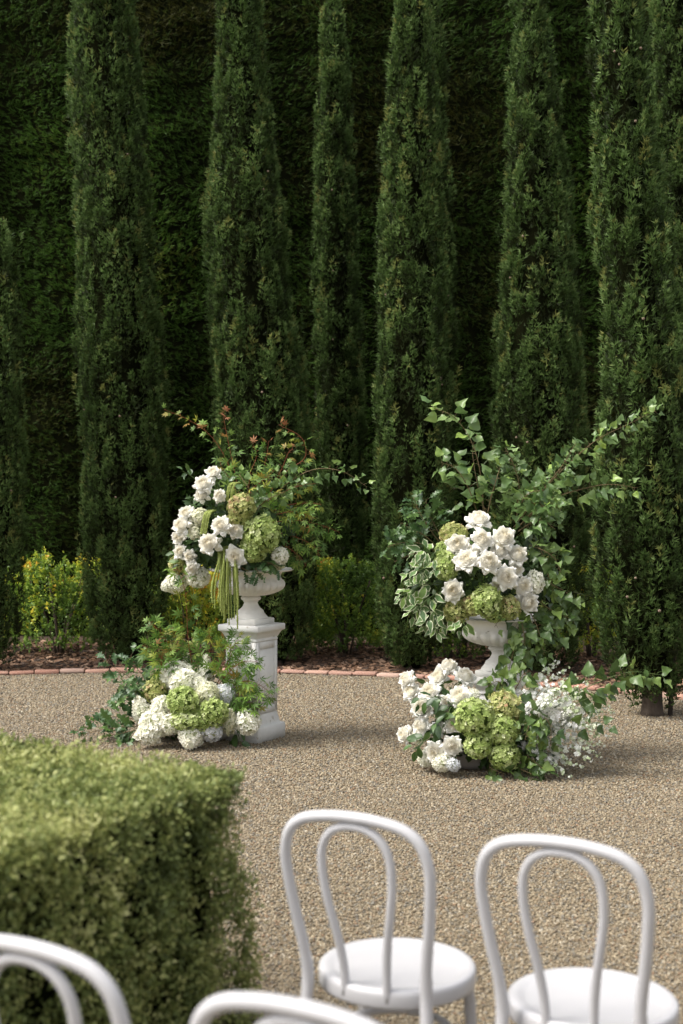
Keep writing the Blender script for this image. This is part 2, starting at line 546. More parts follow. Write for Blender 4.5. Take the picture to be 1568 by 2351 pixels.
def scatter(name, pts, scl, mat, base, label, cat, lo, hi):
    """loose stones or chips: one object of points, a stone set on every point"""
    me = mesh(name, pts, np.zeros((0, 3), np.int32)) if False else bpy.data.meshes.new(name)
    me.vertices.add(len(pts))
    me.vertices.foreach_set('co', np.asarray(pts, np.float32).ravel())
    a = me.attributes.new('scl', 'FLOAT', 'POINT')
    a.data.foreach_set('value', np.asarray(scl, np.float32))
    me.materials.append(mat)
    o = link(name, me)
    o['kind'] = 'stuff'
    o['label'] = label
    o['category'] = cat
    ng = bpy.data.node_groups.new(name + '_nodes', 'GeometryNodeTree')
    ng.interface.new_socket('Geometry', in_out='INPUT', socket_type='NodeSocketGeometry')
    ng.interface.new_socket('Geometry', in_out='OUTPUT', socket_type='NodeSocketGeometry')
    N, L = ng.nodes, ng.links
    gi, go = N.new('NodeGroupInput'), N.new('NodeGroupOutput')
    ip = N.new('GeometryNodeInstanceOnPoints')
    if base == 'stone':
        pr = N.new('GeometryNodeMeshIcoSphere')
        pr.inputs['Radius'].default_value = 1.0
        pr.inputs['Subdivisions'].default_value = 1
    else:
        pr = N.new('GeometryNodeMeshCube')
        pr.inputs['Size'].default_value = (2, 2, 2)
    sm = N.new('GeometryNodeSetMaterial')
    sm.inputs['Material'].default_value = mat
    L.new(pr.outputs['Mesh'], sm.inputs['Geometry'])
    rv = N.new('FunctionNodeRandomValue')
    rv.data_type = 'FLOAT_VECTOR'
    rv.inputs[0].default_value = (-0.6, -0.6, 0) if base == 'stone' else (-0.35, -0.35, 0)
    rv.inputs[1].default_value = (0.6, 0.6, 6.283) if base == 'stone' else (0.35, 0.35, 6.283)
    rs = N.new('FunctionNodeRandomValue')
    rs.data_type = 'FLOAT_VECTOR'
    rs.inputs[0].default_value = lo
    rs.inputs[1].default_value = hi
    rs.inputs['Seed'].default_value = 5
    na = N.new('GeometryNodeInputNamedAttribute')
    na.data_type = 'FLOAT'
    na.inputs['Name'].default_value = 'scl'
    vm = N.new('ShaderNodeVectorMath')
    vm.operation = 'SCALE'
    L.new(rs.outputs[0], vm.inputs[0])
    L.new(na.outputs['Attribute'], vm.inputs['Scale'])
    L.new(gi.outputs[0], ip.inputs['Points'])
    L.new(sm.outputs['Geometry'], ip.inputs['Instance'])
    L.new(rv.outputs[0], ip.inputs['Rotation'])
    L.new(vm.outputs[0], ip.inputs['Scale'])
    L.new(ip.outputs[0], go.inputs[0])
    md = o.modifiers.new('scatter', 'NODES')
    md.node_group = ng
    return o


def gravel_points():
    out = []
    bands = [(1.8, 5.0, 0.0116), (5.0, 7.5, 0.0132), (7.5, 10.0, 0.0155), (10.0, 12.6, 0.0185)]
    for y0, y1, sp in bands:
        xm = 0.30 * y1 + 1.35
        xs = np.arange(-xm, xm, sp)
        ys = np.arange(y0, y1, sp)
        X, Y = np.meshgrid(xs, ys)
        X = X.ravel() + RNG.uniform(-0.6, 0.6, X.size) * sp
        Y = Y.ravel() + RNG.uniform(-0.6, 0.6, Y.size) * sp
        keep = (np.abs(X) < 0.285 * Y + 1.25) & ((X - CC[0]) ** 2 + (Y - CC[1]) ** 2 < (RC - 0.02) ** 2)
        X, Y = X[keep], Y[keep]
        Z = RNG.uniform(0.0, 0.006, len(X))
        S = sp * RNG.uniform(0.42, 0.85, len(X))
        out.append(np.column_stack([X, Y, Z, S]))
    return np.concatenate(out)


gpts = gravel_points()
scatter('gravel_stones', gpts[:, :3], gpts[:, 3], M['pebble'], 'stone', 'crushed tan and grey gravel covering the round court', 'gravel', (0.55, 0.5, 0.35), (1.0, 0.85, 0.65))

a0 = math.radians(18)
edging = link('brick_edging', mesh('brick_edging', *(lambda A: (np.vstack([
    np.stack([CC[0] + (RC + 0.004) * np.cos(A), CC[1] + (RC + 0.004) * np.sin(A), np.full(len(A), 0.012)], 1),
    np.stack([CC[0] + (RC + 0.116) * np.cos(A), CC[1] + (RC + 0.116) * np.sin(A), np.full(len(A), 0.012)], 1)]),
    np.array([[i, i + len(A), i + 1 + len(A), i + 1] for i in range(len(A) - 1)])))(np.linspace(a0, math.radians(150), 80)), M['soil']))
edging['kind'] = 'structure'
bV, bF = square_loft([(0.5, -0.5), (0.5, 0.42), (0.46, 0.5)], 0.04)
brick_me = mesh('brick', bV, bF, M['brick'])
da = 0.235 / RC
for i in range(int(math.radians(132) / da)):
    a = a0 + (i + 0.5) * da
    r = RC + 0.06 + random.uniform(-0.006, 0.006)
    m4 = Matrix.Translation((CC[0] + r * math.cos(a), CC[1] + r * math.sin(a), 0.004 + random.uniform(-0.006, 0.006))) \
        @ Matrix.Rotation(a + random.uniform(-0.02, 0.02), 4, 'Z') @ Matrix.Rotation(random.uniform(-0.03, 0.03), 4, 'X') \
        @ Matrix.Diagonal((0.108, 0.226 * random.uniform(0.96, 1.0), 0.062, 1))
    link('brick', brick_me, edging, m4)

n = 16000
ang = RNG.uniform(math.radians(25), math.radians(135), n)
rr = RC + 0.14 + RNG.power(0.8, n) * 2.6
cp = np.column_stack([CC[0] + rr * np.cos(ang), CC[1] + rr * np.sin(ang), RNG.uniform(0.010, 0.03, n)])
scatter('bark_chips', cp, RNG.uniform(0.6, 1.4, n), M['chip'], 'chip', 'reddish brown bark chips on the bed behind the brick edging', 'bark mulch', (0.008, 0.012, 0.002), (0.018, 0.042, 0.006))


# ------------------------------------------------------------------ foliage builders
def blades(P, Dr, L, Wd, rng):
    """one slim triangle per row"""
    side = nrm(np.cross(Dr, rng.normal(size=Dr.shape))) * (Wd / 2)[:, None]
    V = np.empty((len(P), 3, 3))
    V[:, 0] = P - side
    V[:, 1] = P + side
    V[:, 2] = P + Dr * L[:, None]
    return V.reshape(-1, 3), np.arange(len(P) * 3).reshape(-1, 3)


def kites(P, Dr, Nn, L, Wd, fold=0.0):
    """one small four-cornered leaf per row"""
    side = nrm(np.cross(Dr, Nn)) * (Wd / 2)[:, None]
    V = np.empty((len(P), 4, 3))
    mid = P + Dr * (L * 0.45)[:, None]
    V[:, 0] = P
    V[:, 1] = mid + side + Nn * (fold * Wd)[:, None]
    V[:, 2] = P + Dr * L[:, None]
    V[:, 3] = mid - side + Nn * (fold * Wd)[:, None]
    return V.reshape(-1, 3), np.arange(len(P) * 4).reshape(-1, 4)


def lumpy_column(zs, cxs, rs, D, inset, seed, n=28):
    rng = np.random.default_rng(seed)
    a = np.linspace(0, 2 * math.pi, n, endpoint=False)
    V, F = [], []
    for i, z in enumerate(zs):
        r = np.maximum(rs[i] - inset, rs[i] * 0.45) * (1 + 0.05 * np.sin(a * 3 + z * 2.1 + seed) + 0.04 * rng.normal(size=n))
        V.append(np.stack([cxs[i] + r * np.cos(a), D + r * np.sin(a), np.full(n, z)], 1))
    for i in range(len(zs) - 1):
        for k in range(n):
            l = (k + 1) % n
            F.append((i * n + k, i * n + l, (i + 1) * n + l, (i + 1) * n + k))
    m = len(zs)
    return np.concatenate(V), [np.array(F), np.array([list(range(n))[::-1], [(m - 1) * n + k for k in range(n)]])]


def cypress(label, D, prof, seed, tip_y=None, trunk=None, dens=1.0, cones=5, group='cypress trees in front of the tall hedge'):
    """prof: (y, x_left, x_right) on the frame, from top to bottom; becomes heights, centres and radii at D metres"""
    rng = np.random.default_rng(seed)
    prof = list(prof)
    if tip_y is not None:
        y0, l0, r0 = prof[0]
        c = (l0 + r0) / 2
        hw = (r0 - l0) / 2
        prof = [(tip_y, c - 3, c + 3), (tip_y * 0.6, c - hw * 0.55, c + hw * 0.55), (tip_y * 0.25, c - hw * 0.86, c + hw * 0.86)] + prof
    y = np.array([p[0] for p in prof], float)
    zc = EYE - (y - HZ) / FPX * D
    xc = ((np.array([p[1] for p in prof]) + np.array([p[2] for p in prof])) / 2 - CX) / FPX * D
    rc = (np.array([p[2] for p in prof]) - np.array([p[1] for p in prof])) / 2 / FPX * D
    o_ = np.argsort(zc)
    zc, xc, rc = zc[o_], xc[o_], rc[o_]
    fx = lambda z: np.interp(z, zc, xc)
    fr = lambda z: np.interp(z, zc, rc)
    base = (float(fx(zc[0])), D, 0.0)
    if trunk:
        base = ((trunk - CX) / FPX * D, D, 0.0)
    root = thing('cypress_tree', label, 'tree', base, group)
    off = np.array(base)
    # trunk
    tz = np.array([-0.02, 0.04, 0.2, 0.8, 1.6, zc[-1] * 0.6])
    tx = np.array([base[0], base[0], base[0], fx(0.9), fx(1.6), fx(zc[-1] * 0.6)])
    tV, tF = tube(np.column_stack([tx, np.full(6, D), tz]), [0.105, 0.085, 0.072, 0.065, 0.055, 0.02], 10)
    tV += np.column_stack([noise3(tV, seed, 16), noise3(tV, seed + 1, 16), np.zeros(len(tV))]) * 0.006
    link('trunk', mesh('trunk', tV - off, tF, M['bark'], True), root)
    # solid core, near black to put shade between the plumes
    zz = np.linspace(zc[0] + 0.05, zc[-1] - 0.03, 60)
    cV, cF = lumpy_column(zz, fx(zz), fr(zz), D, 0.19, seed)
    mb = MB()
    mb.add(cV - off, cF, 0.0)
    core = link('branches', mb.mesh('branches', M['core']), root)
    # plumes
    area_h = zc[-1] - zc[0]
    ntry = int(area_h * 2 * math.pi * rc.max() * 80 * dens)
    z = rng.uniform(zc[0], zc[-1], ntry)
    th = rng.uniform(0, 2 * math.pi, ntry)
    keep = rng.uniform(0, 1, ntry) < fr(z) / rc.max() * np.where(z > 7.3, 0.35, 1.0) * np.where(np.sin(th) > 0.3, 0.28, 1.0)
    z, th = z[keep], th[keep]
    n = len(z)
    outw = np.column_stack([np.cos(th), np.sin(th), np.zeros(n)])
    L = rng.uniform(0.16, 0.42, n)
    wd = rng.uniform(0.026, 0.055, n)
    relief = noise3(np.column_stack([th * 1.6, z * 0.5, np.full(n, seed)]), seed + 3, 2.0) * 0.035
    r = np.maximum(fr(z) - 0.072 + relief + rng.normal(0, 0.013, n), 0.02)
    base_p = np.column_stack([fx(z), np.full(n, D), z]) + outw * r[:, None] - np.array([0, 0, 1]) * (L * 0.5)[:, None]
    axis = nrm(np.array([0, 0, 1.0]) + outw * rng.uniform(0.0, 0.11, n)[:, None] + rng.normal(0, 0.07, (n, 3)))
    prnd = np.clip(rng.normal(0.50, 0.20, n), 0, 0.93) + np.where(rng.random(n) < 0.02, 0.4, 0)
    K = 28
    t = rng.uniform(0.05, 1.0, (n, K))
    ph = rng.uniform(0, 2 * math.pi, (n, K))
    a1 = nrm(np.cross(axis, np.array([0.3, 0.2, 0.1]) + outw))
    a2 = np.cross(axis, a1)
    rad = np.cos(ph)[..., None] * a1[:, None] + np.sin(ph)[..., None] * a2[:, None]
    # tufts mostly on the outer side
    flip = np.einsum('nkc,nc->nk', rad, outw) < -0.2
    rad[flip] *= -1
    pw = np.sin(np.pi * t ** 0.75) * wd[:, None]
    P = base_p[:, None] + axis[:, None] * (L[:, None] * t)[..., None] + rad * pw[..., None]
    Dr = nrm(axis[:, None] * 0.75 + rad * 0.55 + rng.normal(0, 0.22, P.shape))
    rn = np.clip(prnd[:, None] + 0.60 * (t - 0.58) + rng.normal(0, 0.10, t.shape), 0, 1)  # paler tips: young growth, plus rim light put into the colour
    P, Dr, rn = P.reshape(-1, 3), Dr.reshape(-1, 3), rn.ravel()
    # bottom stays above the ground
    ok = P[:, 2] > 0.06
    P, Dr, rn = P[ok], Dr[ok], rn[ok]
    mb = MB()
    nb = int(900 * area_h)                       # close inner layer: browner old growth, darkened further as shade in the gaps
    zb = rng.uniform(zc[0], zc[-1], nb)
    tb = rng.uniform(0, 2 * math.pi, nb)
    ob_ = np.column_stack([np.cos(tb), np.sin(tb), np.zeros(nb)])
    Pb = np.column_stack([fx(zb), np.full(nb, D), zb]) + ob_ * np.maximum(fr(zb) - 0.095 + rng.normal(0, 0.012, nb), fr(zb) * 0.5)[:, None]
    kb = (Pb[:, 2] > 0.06) & (rng.random(nb) < fr(zb) / rc.max())
    Pb, ob_ = Pb[kb], ob_[kb]
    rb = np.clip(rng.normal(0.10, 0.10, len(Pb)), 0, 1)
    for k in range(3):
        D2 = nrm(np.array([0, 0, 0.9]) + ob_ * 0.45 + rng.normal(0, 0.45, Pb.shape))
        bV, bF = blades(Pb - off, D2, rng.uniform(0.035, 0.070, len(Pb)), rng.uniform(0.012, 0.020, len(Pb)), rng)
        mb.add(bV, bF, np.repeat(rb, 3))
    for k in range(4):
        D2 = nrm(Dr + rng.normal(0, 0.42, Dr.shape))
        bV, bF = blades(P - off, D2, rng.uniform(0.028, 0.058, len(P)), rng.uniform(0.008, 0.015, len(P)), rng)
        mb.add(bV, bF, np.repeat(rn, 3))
    crown = link('crown', mb.mesh('crown', M['cypress']), root)
    for k in range(cones):
        zq = rng.uniform(max(zc[0] + 0.3, 0.8), min(zc[-1] - 1, 5.2))
        tq = rng.uniform(-2.6, -0.6)
        rq = fr(zq) * 0.99
        s = rng.uniform(0.008, 0.012)
        link('cone', CONE_ME, root, zframe((float(fx(zq)) + rq * math.cos(tq) - off[0], rq * math.sin(tq), zq), rng.normal(size=3), 0, s))
    return root


def cone_mesh():
    V, F = lathe([(0.15, -1.0), (0.75, -0.75), (1.0, -0.2), (0.95, 0.3), (0.6, 0.8), (0.1, 1.0)], 10, lambda i, a: 1 + 0.12 * np.sin(a * 5 + i * 1.6))
    return mesh('cone', V, [F, np.array([[9, 8, 7, 6, 5, 4, 3, 2, 1, 0], [50, 51, 52, 53, 54, 55, 56, 57, 58, 59]])], M['cone'], False)


CONE_ME = cone_mesh()

cypress('cypress standing out of line with a rounded tip lower than the others', 12.7,
        [(440, -50, -20), (480, -65, -6), (520, -78, 10), (600, -92, 36), (700, -100, 45), (800, -108, 47), (1000, -115, 58), (1180, -118, 64), (1300, -110, 54), (1420, -100, 48), (1490, -80, 28), (1530, -50, 0)], 11)
cypress('broad dense cypress standing behind the taller pedestal, next to the low round-tipped one', 13.3,
        [(0, 157, 312), (200, 157, 325), (400, 167, 348), (600, 172, 356), (800, 174, 378), (1000, 184, 382), (1200, 184, 386), (1350, 192, 386), (1450, 206, 378), (1500, 232, 365), (1530, 260, 340)], 12, tip_y=-420)
cypress('bulging cypress directly behind the flowers of the taller pedestal', 13.2,
        [(0, 490, 604), (200, 492, 618), (400, 480, 648), (500, 468, 660), (650, 480, 668), (750, 480, 688), (900, 492, 704), (1000, 486, 714), (1150, 490, 722), (1300, 500, 728), (1450, 535, 718), (1500, 570, 695), (1525, 590, 670)], 13, tip_y=-380)
cypress('slimmest free-standing cypress rising behind the low shrubs between the two pedestals', 14.75,
        [(-30, 755, 772), (0, 748, 782), (50, 737, 796), (200, 727, 806), (400, 720, 817), (600, 717, 827), (800, 722, 837), (1000, 724, 841), (1150, 730, 842), (1290, 736, 836), (1420, 745, 825), (1480, 765, 800)], 14)
cypress('cypress leaning on a thin second stem, beside the shorter pedestal', 12.75,
        [(0, 907, 983), (100, 897, 1000), (250, 882, 1010), (450, 867, 1024), (700, 864, 1033), (900, 857, 1034), (1100, 852, 1043), (1300, 854, 1043), (1400, 862, 1037), (1480, 875, 1018), (1530, 898, 990), (1545, 915, 970)], 15, tip_y=-300)
cypress('thin yellowish cypress stem pressed against its thicker neighbour', 13.7,
        [(0, 968, 1005), (100, 980, 1024), (170, 985, 1029), (300, 984, 1027), (500, 990, 1041), (800, 1000, 1053), (950, 1000, 1050), (1200, 1000, 1046), (1400, 1005, 1036), (1500, 1010, 1030)], 16, tip_y=-160)
cypress('wide-skirted cypress directly behind the flowers of the shorter pedestal', 12.55,
        [(0, 1185, 1261), (100, 1180, 1269), (300, 1157, 1293), (500, 1150, 1313), (700, 1134, 1328), (800, 1130, 1340), (1000, 1127, 1346), (1200, 1117, 1349), (1400, 1110, 1348), (1500, 1132, 1320), (1545, 1172, 1280)], 17, tip_y=-300)
cypress('cypress rooted in the gravel with a bare staked trunk', 10.15,
        [(0, 1354, 1486), (200, 1364, 1498), (400, 1360, 1518), (500, 1354, 1530), (650, 1372, 1550), (800, 1372, 1572), (1000, 1368, 1592), (1200, 1354, 1612), (1350, 1350, 1622), (1450, 1366, 1615), (1540, 1404, 1592), (1590, 1450, 1552)], 18, tip_y=-500, trunk=1497, cones=9)
cypress('cypress half hidden behind the one with the staked trunk', 13.2,
        [(0, 1490, 1610), (300, 1502, 1640), (700, 1530, 1680), (1000, 1545, 1700), (1200, 1560, 1705), (1400, 1575, 1700), (1500, 1600, 1680)], 19, tip_y=-350)


# tall clipped hedge closing the court
def tall_hedge():
    Y0, X0, X1, HT = 15.9, -6.5, 6.5, 8.1
    root = thing('tall_hedge', 'tall dark clipped conifer hedge closing the court behind the cypresses', 'hedge', (0, Y0, 0))
    off = np.array([0, Y0, 0])
    nx, nz = 110, 80
    xs, zs = np.linspace(X0, X1, nx), np.linspace(0, HT, nz)
    X, Z = np.meshgrid(xs, zs)
    P = np.column_stack([X.ravel(), np.full(X.size, Y0), Z.ravel()])
    wav = lambda p: 0.05 * noise3(p, 5, 1.6) + 0.05 * np.cos(p[:, 0] * 2 * math.pi / 1.15) + 0.03 * noise3(p, 6, 5.0)
    P[:, 1] -= wav(P)
    F = [(j * nx + i, j * nx + i + 1, (j + 1) * nx + i + 1, (j + 1) * nx + i) for j in range(nz - 1) for i in range(nx - 1)]
    back = P.copy()
    back[:, 1] = Y0 + 1.2
    m = len(P)
    b = []
    for i in range(nx - 1):
        t = (nz - 1) * nx + i
        b.append((t, t + 1, t + 1 + m, t + m))
    for j in range(nz - 1):
        l, r = j * nx, j * nx + nx - 1
        b.append((l, l + nx, l + nx + m, l + m))
        b.append((r, r + m, r + nx + m, r + nx))
    mb = MB()
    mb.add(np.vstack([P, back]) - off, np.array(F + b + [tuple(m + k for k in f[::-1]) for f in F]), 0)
    link('branches', mb.mesh('branches', M['core']), root)  # solid slab, its near-black colour standing for shade behind the sprays
    rng = np.random.default_rng(31)
    n = 52000
    x = np.where(rng.random(n) < 0.86, rng.uniform(-4.6, 4.6, n), rng.uniform(X0, X1, n))
    z = rng.uniform(0.3, HT, n)
    P = np.column_stack([x, np.full(n, Y0), z])
    P[:, 1] -= wav(P) + rng.uniform(-0.02, 0.05, n)
    sgn = np.where(noise3(P, 9, 2.2) > 0, 1.0, -1.0)
    Dr = nrm(np.column_stack([sgn * 0.8 + rng.normal(0, 0.5, n), -rng.uniform(0.35, 0.9, n), 0.30 + rng.normal(0, 0.3, n)]))
    rn = np.clip(0.40 + 0.36 * noise3(P, 8, 0.9) + rng.normal(0, 0.14, n), 0, 1)
    mb = MB()
    for k in range(5):
        q = P + Dr * rng.uniform(0, 0.04, n)[:, None]
        D2 = nrm(Dr + rng.normal(0, 0.40, Dr.shape))
        v, f = blades(q - off, D2, rng.uniform(0.04, 0.095, n), rng.uniform(0.008, 0.016, n), rng)
        mb.add(v, f, np.repeat(rn, 3))
    link('foliage', mb.mesh('foliage', M['tall_hedge']), root)


tall_hedge()


def shrub(label, c, rx, ry, h, seed, n=7000, gold=0.0):
    n = int(n * 1.5)
    """rounded leafy bush of small upright shoots"""
    rng = np.random.default_rng(seed)
    root = thing('low_shrub', label, 'shrub', (c[0], c[1], 0), 'low shrubs under the tall hedge')
    mb = MB()
    for k in range(7):
        a = rng.uniform(0, 6.28)
        tip = np.array([rx * 0.6 * math.cos(a), ry * 0.6 * math.sin(a), h * rng.uniform(0.6, 0.9)])
        v, f = tube(spline([(0.03 * math.cos(a), 0.03 * math.sin(a), -0.01), tip * [0.4, 0.4, 0.45], tip], 7), np.linspace(0.014, 0.004, 7), 6)
        mb.add(v, f)
    link('stems', mb.mesh('stems', M['bark'], True), root)
    ns = n // 14
    a = rng.uniform(0, 2 * math.pi, ns)
    zz = rng.uniform(0.03, 1.0, ns) ** 0.8
    rad = (0.55 + 0.45 * np.sqrt(np.clip(1 - (zz - 0.35) ** 2 / 0.55, 0, 1))) * rng.uniform(0.55, 1.0, ns) ** 0.5
    bas = np.column_stack([rx * rad * np.cos(a), ry * rad * np.sin(a), h * zz * 0.92])
    bas *= (1 + 0.08 * noise3(bas, seed, 5))[:, None]
    axis = nrm(np.column_stack([0.5 * np.cos(a), 0.5 * np.sin(a), np.full(ns, 0.9)]) + rng.normal(0, 0.25, (ns, 3)))
    srn = np.clip(0.39 + gold + 0.28 * noise3(bas, seed + 2, 3.0) + 0.15 * (zz - 0.5) + rng.normal(0, 0.12, ns), 0, 1)
    K = 14
    t = rng.uniform(0, 1, (ns, K))
    L = rng.uniform(0.08, 0.17, ns)
    P = bas[:, None] + axis[:, None] * (t * L[:, None])[..., None]
    Dr = nrm(axis[:, None] * 0.5 + rng.normal(0, 0.7, P.shape))
    P, Dr = P.reshape(-1, 3), Dr.reshape(-1, 3)
    Nn = nrm(np.cross(Dr, rng.normal(size=Dr.shape)))
    rn = np.clip(np.repeat(srn, K) + 0.25 * (t.ravel() - 0.6) + rng.normal(0, 0.06, len(P)), 0, 1)
    ok = P[:, 2] > 0.02
    P, Dr, Nn, rn = P[ok], Dr[ok], Nn[ok], rn[ok]
    v, f = kites(P, Dr, Nn, rng.uniform(0.024, 0.044, len(P)), rng.uniform(0.014, 0.024, len(P)), 0.15)
    mb = MB()
    mb.add(v, f, np.repeat(rn, 4))
    link('foliage', mb.mesh('foliage', M['shrub']), root)


shrub('bushy yellow-green shrub between the round-tipped cypress and the broad dense one', (-3.02, 14.0), 0.54, 0.42, 1.06, 41, 8000, 0.06)
shrub('small dull green shrub behind the hanging flowers of the taller pedestal', (-1.62, 14.0), 0.40, 0.40, 0.92, 42, 6500, 0.04)
shrub('golden-tipped shrub in front of the slimmest cypress', (0.06, 14.0), 0.46, 0.42, 1.00, 43, 8000, 0.13)
shrub('golden-tipped shrub partly covered by the urn on the taller pedestal', (-0.50, 14.05), 0.42, 0.40, 0.92, 44, 6500, 0.06)
shrub('dark shrub seen under the bowl of the urn on the shorter pedestal', (1.28, 13.7), 0.48, 0.4, 0.80, 45, 7000, -0.12)
shrub('bright yellow-green shrub peeping between the wide-skirted and the staked cypress', (2.62, 13.7), 0.36, 0.36, 0.95, 46, 5500, 0.14)
shrub('shrub at the foot of the cypress half hidden by its neighbour', (3.6, 13.4), 0.5, 0.42, 0.95, 47, 5000, 0.05)
shrub('shrub behind the round-tipped cypress', (-4.1, 14.0), 0.5, 0.42, 1.0, 48, 5000, 0.05)

# wooden stake beside the bare trunk
tV, tF = square_loft([(0.016, -0.05), (0.016, 0.5), (0.012, 0.515)], 0.003)
st = link('tree_stake', mesh('tree_stake', tV, tF, M['stake']), None, Matrix.Translation((2.545, 10.12, 0)) @ Matrix.Rotation(0.05, 4, 'Y'))
tag(st, 'dark wooden stake driven into the gravel beside the bare trunk', 'stake')

# clipped box hedge in the foreground, squared with the chair rows
U, Vd = np.array([0.85, -0.53]), np.array([0.53, 0.85])
U, Vd = U / np.linalg.norm(U), Vd / np.linalg.norm(Vd)
HC, HH = np.array([-0.258, 3.98]), 0.855          # corner that points at the flowers, height


def box_hedge():
    root = thing('box_hedge', 'clipped square box hedge beside the white chairs', 'hedge', (HC[0], HC[1], 0))
    LA, LB = 2.0, 1.75                   # back along the rows, back along the aisle
    def pt(a, b, z):
        a, b, z = np.asarray(a, float), np.asarray(b, float), np.asarray(z, float)
        return np.stack([-a * U[0] - b * Vd[0], -a * U[1] - b * Vd[1], np.broadcast_to(z, a.shape)], -1)
    # solid block inside, near black as painted shade between the leaves
    i = 0.10
    V = [pt(a, b, z) for z in (0.0, HH - i) for (a, b) in ((i, i), (LA - i, i), (LA - i, LB - i), (i, LB - i))]
    F = np.array([[0, 1, 2, 3], [7, 6, 5, 4], [0, 4, 5, 1], [1, 5, 6, 2], [2, 6, 7, 3], [3, 7, 4, 0]])
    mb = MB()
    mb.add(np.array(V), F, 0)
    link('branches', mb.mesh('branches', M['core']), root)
    rng = np.random.default_rng(51)
    rc = 0.13
    faces = []
    def side(n, fixed):
        s = rng.uniform(0, 1, n)
        z = rng.uniform(0.0, HH, n)
        return s, z
    # the aisle face (a=0), the court face (b=0), two far faces, the top
    n1, n2, n3 = 5600, 3200, 16000
    s, z = side(n1, 0)
    A, B, Z = [np.zeros(n1)], [s * LB], [z]
    NA, NB, NZ = [np.full(n1, -1.0)], [np.zeros(n1)], [np.zeros(n1)]
    s, z = side(n2, 0)
    A.append(s * LA); B.append(np.zeros(n2)); Z.append(z)
    NA.append(np.zeros(n2)); NB.append(np.full(n2, -1.0)); NZ.append(np.zeros(n2))
    A.append(rng.uniform(0, LA, n3)); B.append(rng.uniform(0, LB, n3)); Z.append(np.full(n3, HH))
    NA.append(np.zeros(n3)); NB.append(np.zeros(n3)); NZ.append(np.ones(n3))
    m = 900
    s, z = side(m, 0)
    A.append(np.full(m, LA)); B.append(s * LB); Z.append(z)
    NA.append(np.ones(m)); NB.append(np.zeros(m)); NZ.append(np.zeros(m))
    s, z = side(m, 0)
    A.append(s * LA); B.append(np.full(m, LB)); Z.append(z)
    NA.append(np.zeros(m)); NB.append(np.ones(m)); NZ.append(np.zeros(m))
    A, B, Z, NA, NB, NZ = map(np.concatenate, (A, B, Z, NA, NB, NZ))
    # round off the edges
    def soften(a, b, na, nb, r):
        da, db = r - a, r - b
        c = (da > 0) & (db > 0)
        d = np.hypot(da, db)
        f = np.where(c, np.minimum(1, r / np.maximum(d, 1e-6)), 1)
        a2, b2 = np.where(c, r - da * f, a), np.where(c, r - db * f, b)
        na2, nb2 = np.where(c, -da / np.maximum(d, 1e-6), na), np.where(c, -db / np.maximum(d, 1e-6), nb)
        return a2, b2, na2, nb2
    A, B, NA, NB = soften(A, B, NA, NB, rc)
    zt = HH - Z
    A, zt, NA, nz_ = soften(A, zt, NA, -NZ, 0.03)
    NZ = -nz_
    B, zt, NB, nz_ = soften(B, zt, NB, -NZ, 0.03)
    NZ = -nz_
    Z = HH - zt
    P = pt(A, B, Z)
    Nn = nrm(np.column_stack([NA * U[0] * 1.0 * 1 + NB * Vd[0], NA * U[1] + NB * Vd[1], np.zeros(len(A))]) * -1 + np.array([0, 0, 1]) * NZ[:, None])
    bump = 0.022 * noise3(P, 61, 9) * np.where(Nn[:, 2] > 0.5, 0.45, 1.0) + rng.normal(0, 1, len(P)) * np.where(Nn[:, 2] > 0.5, 0.008, 0.016) - 0.015 + np.where(rng.random(len(P)) < 0.04, rng.uniform(0.01, 0.035, len(P)), 0)
    bump += 0.02 * (Nn[:, 2] < 0.5) * (Z / HH < 0.72) * 1.0
    P = P + Nn * bump[:, None]
    gap = noise3(P * np.array([1, 1, 0.6]), 63, 14) + 0.5 * noise3(P, 64, 30)
    bump = np.where((Nn[:, 2] < 0.5) & (gap > 0.35), -0.05, 0.012 * np.clip(-gap, -1, 1))
    P = P + Nn * bump[:, None]
    axis = nrm(Nn * 0.8 + np.array([0, 0, 0.55]) + rng.normal(0, 0.35, P.shape))
    n = len(P)
    rn0 = np.clip(0.42 + 0.24 * noise3(P, 62, 8) + rng.normal(0, 0.13, n), 0, 1)
    mb = MB()
    for k in range(7):
        t = rng.uniform(-0.03, 0.028, n)
        Q = P + axis * t[:, None] + rng.normal(0, 0.007, P.shape)
        Dr = nrm(axis * 0.4 + rng.normal(0, 0.6, P.shape))
        Kn = np.where(Nn[:, 2:3] > 0.5, Nn, Nn * 0.35 + np.array([0, 0, 0.8])) + rng.normal(0, 0.38, Dr.shape)
        Kn = nrm(Kn - Dr * np.sum(Kn * Dr, 1)[:, None])
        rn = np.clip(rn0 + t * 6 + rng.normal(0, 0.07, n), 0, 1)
        ok = Q[:, 2] > 0.02
        v, f = kites(Q[ok], Dr[ok], Kn[ok], rng.uniform(0.013, 0.023, ok.sum()), rng.uniform(0.008, 0.013, ok.sum()), 0.15)
        mb.add(v, f, np.repeat(rn[ok], 4))
    link('foliage', mb.mesh('foliage', M['box']), root)


box_hedge()


# ------------------------------------------------------------------ pedestals, urns, bowls
PA = math.radians(-31)        # turn of the pedestals: an edge points a little right of the viewer


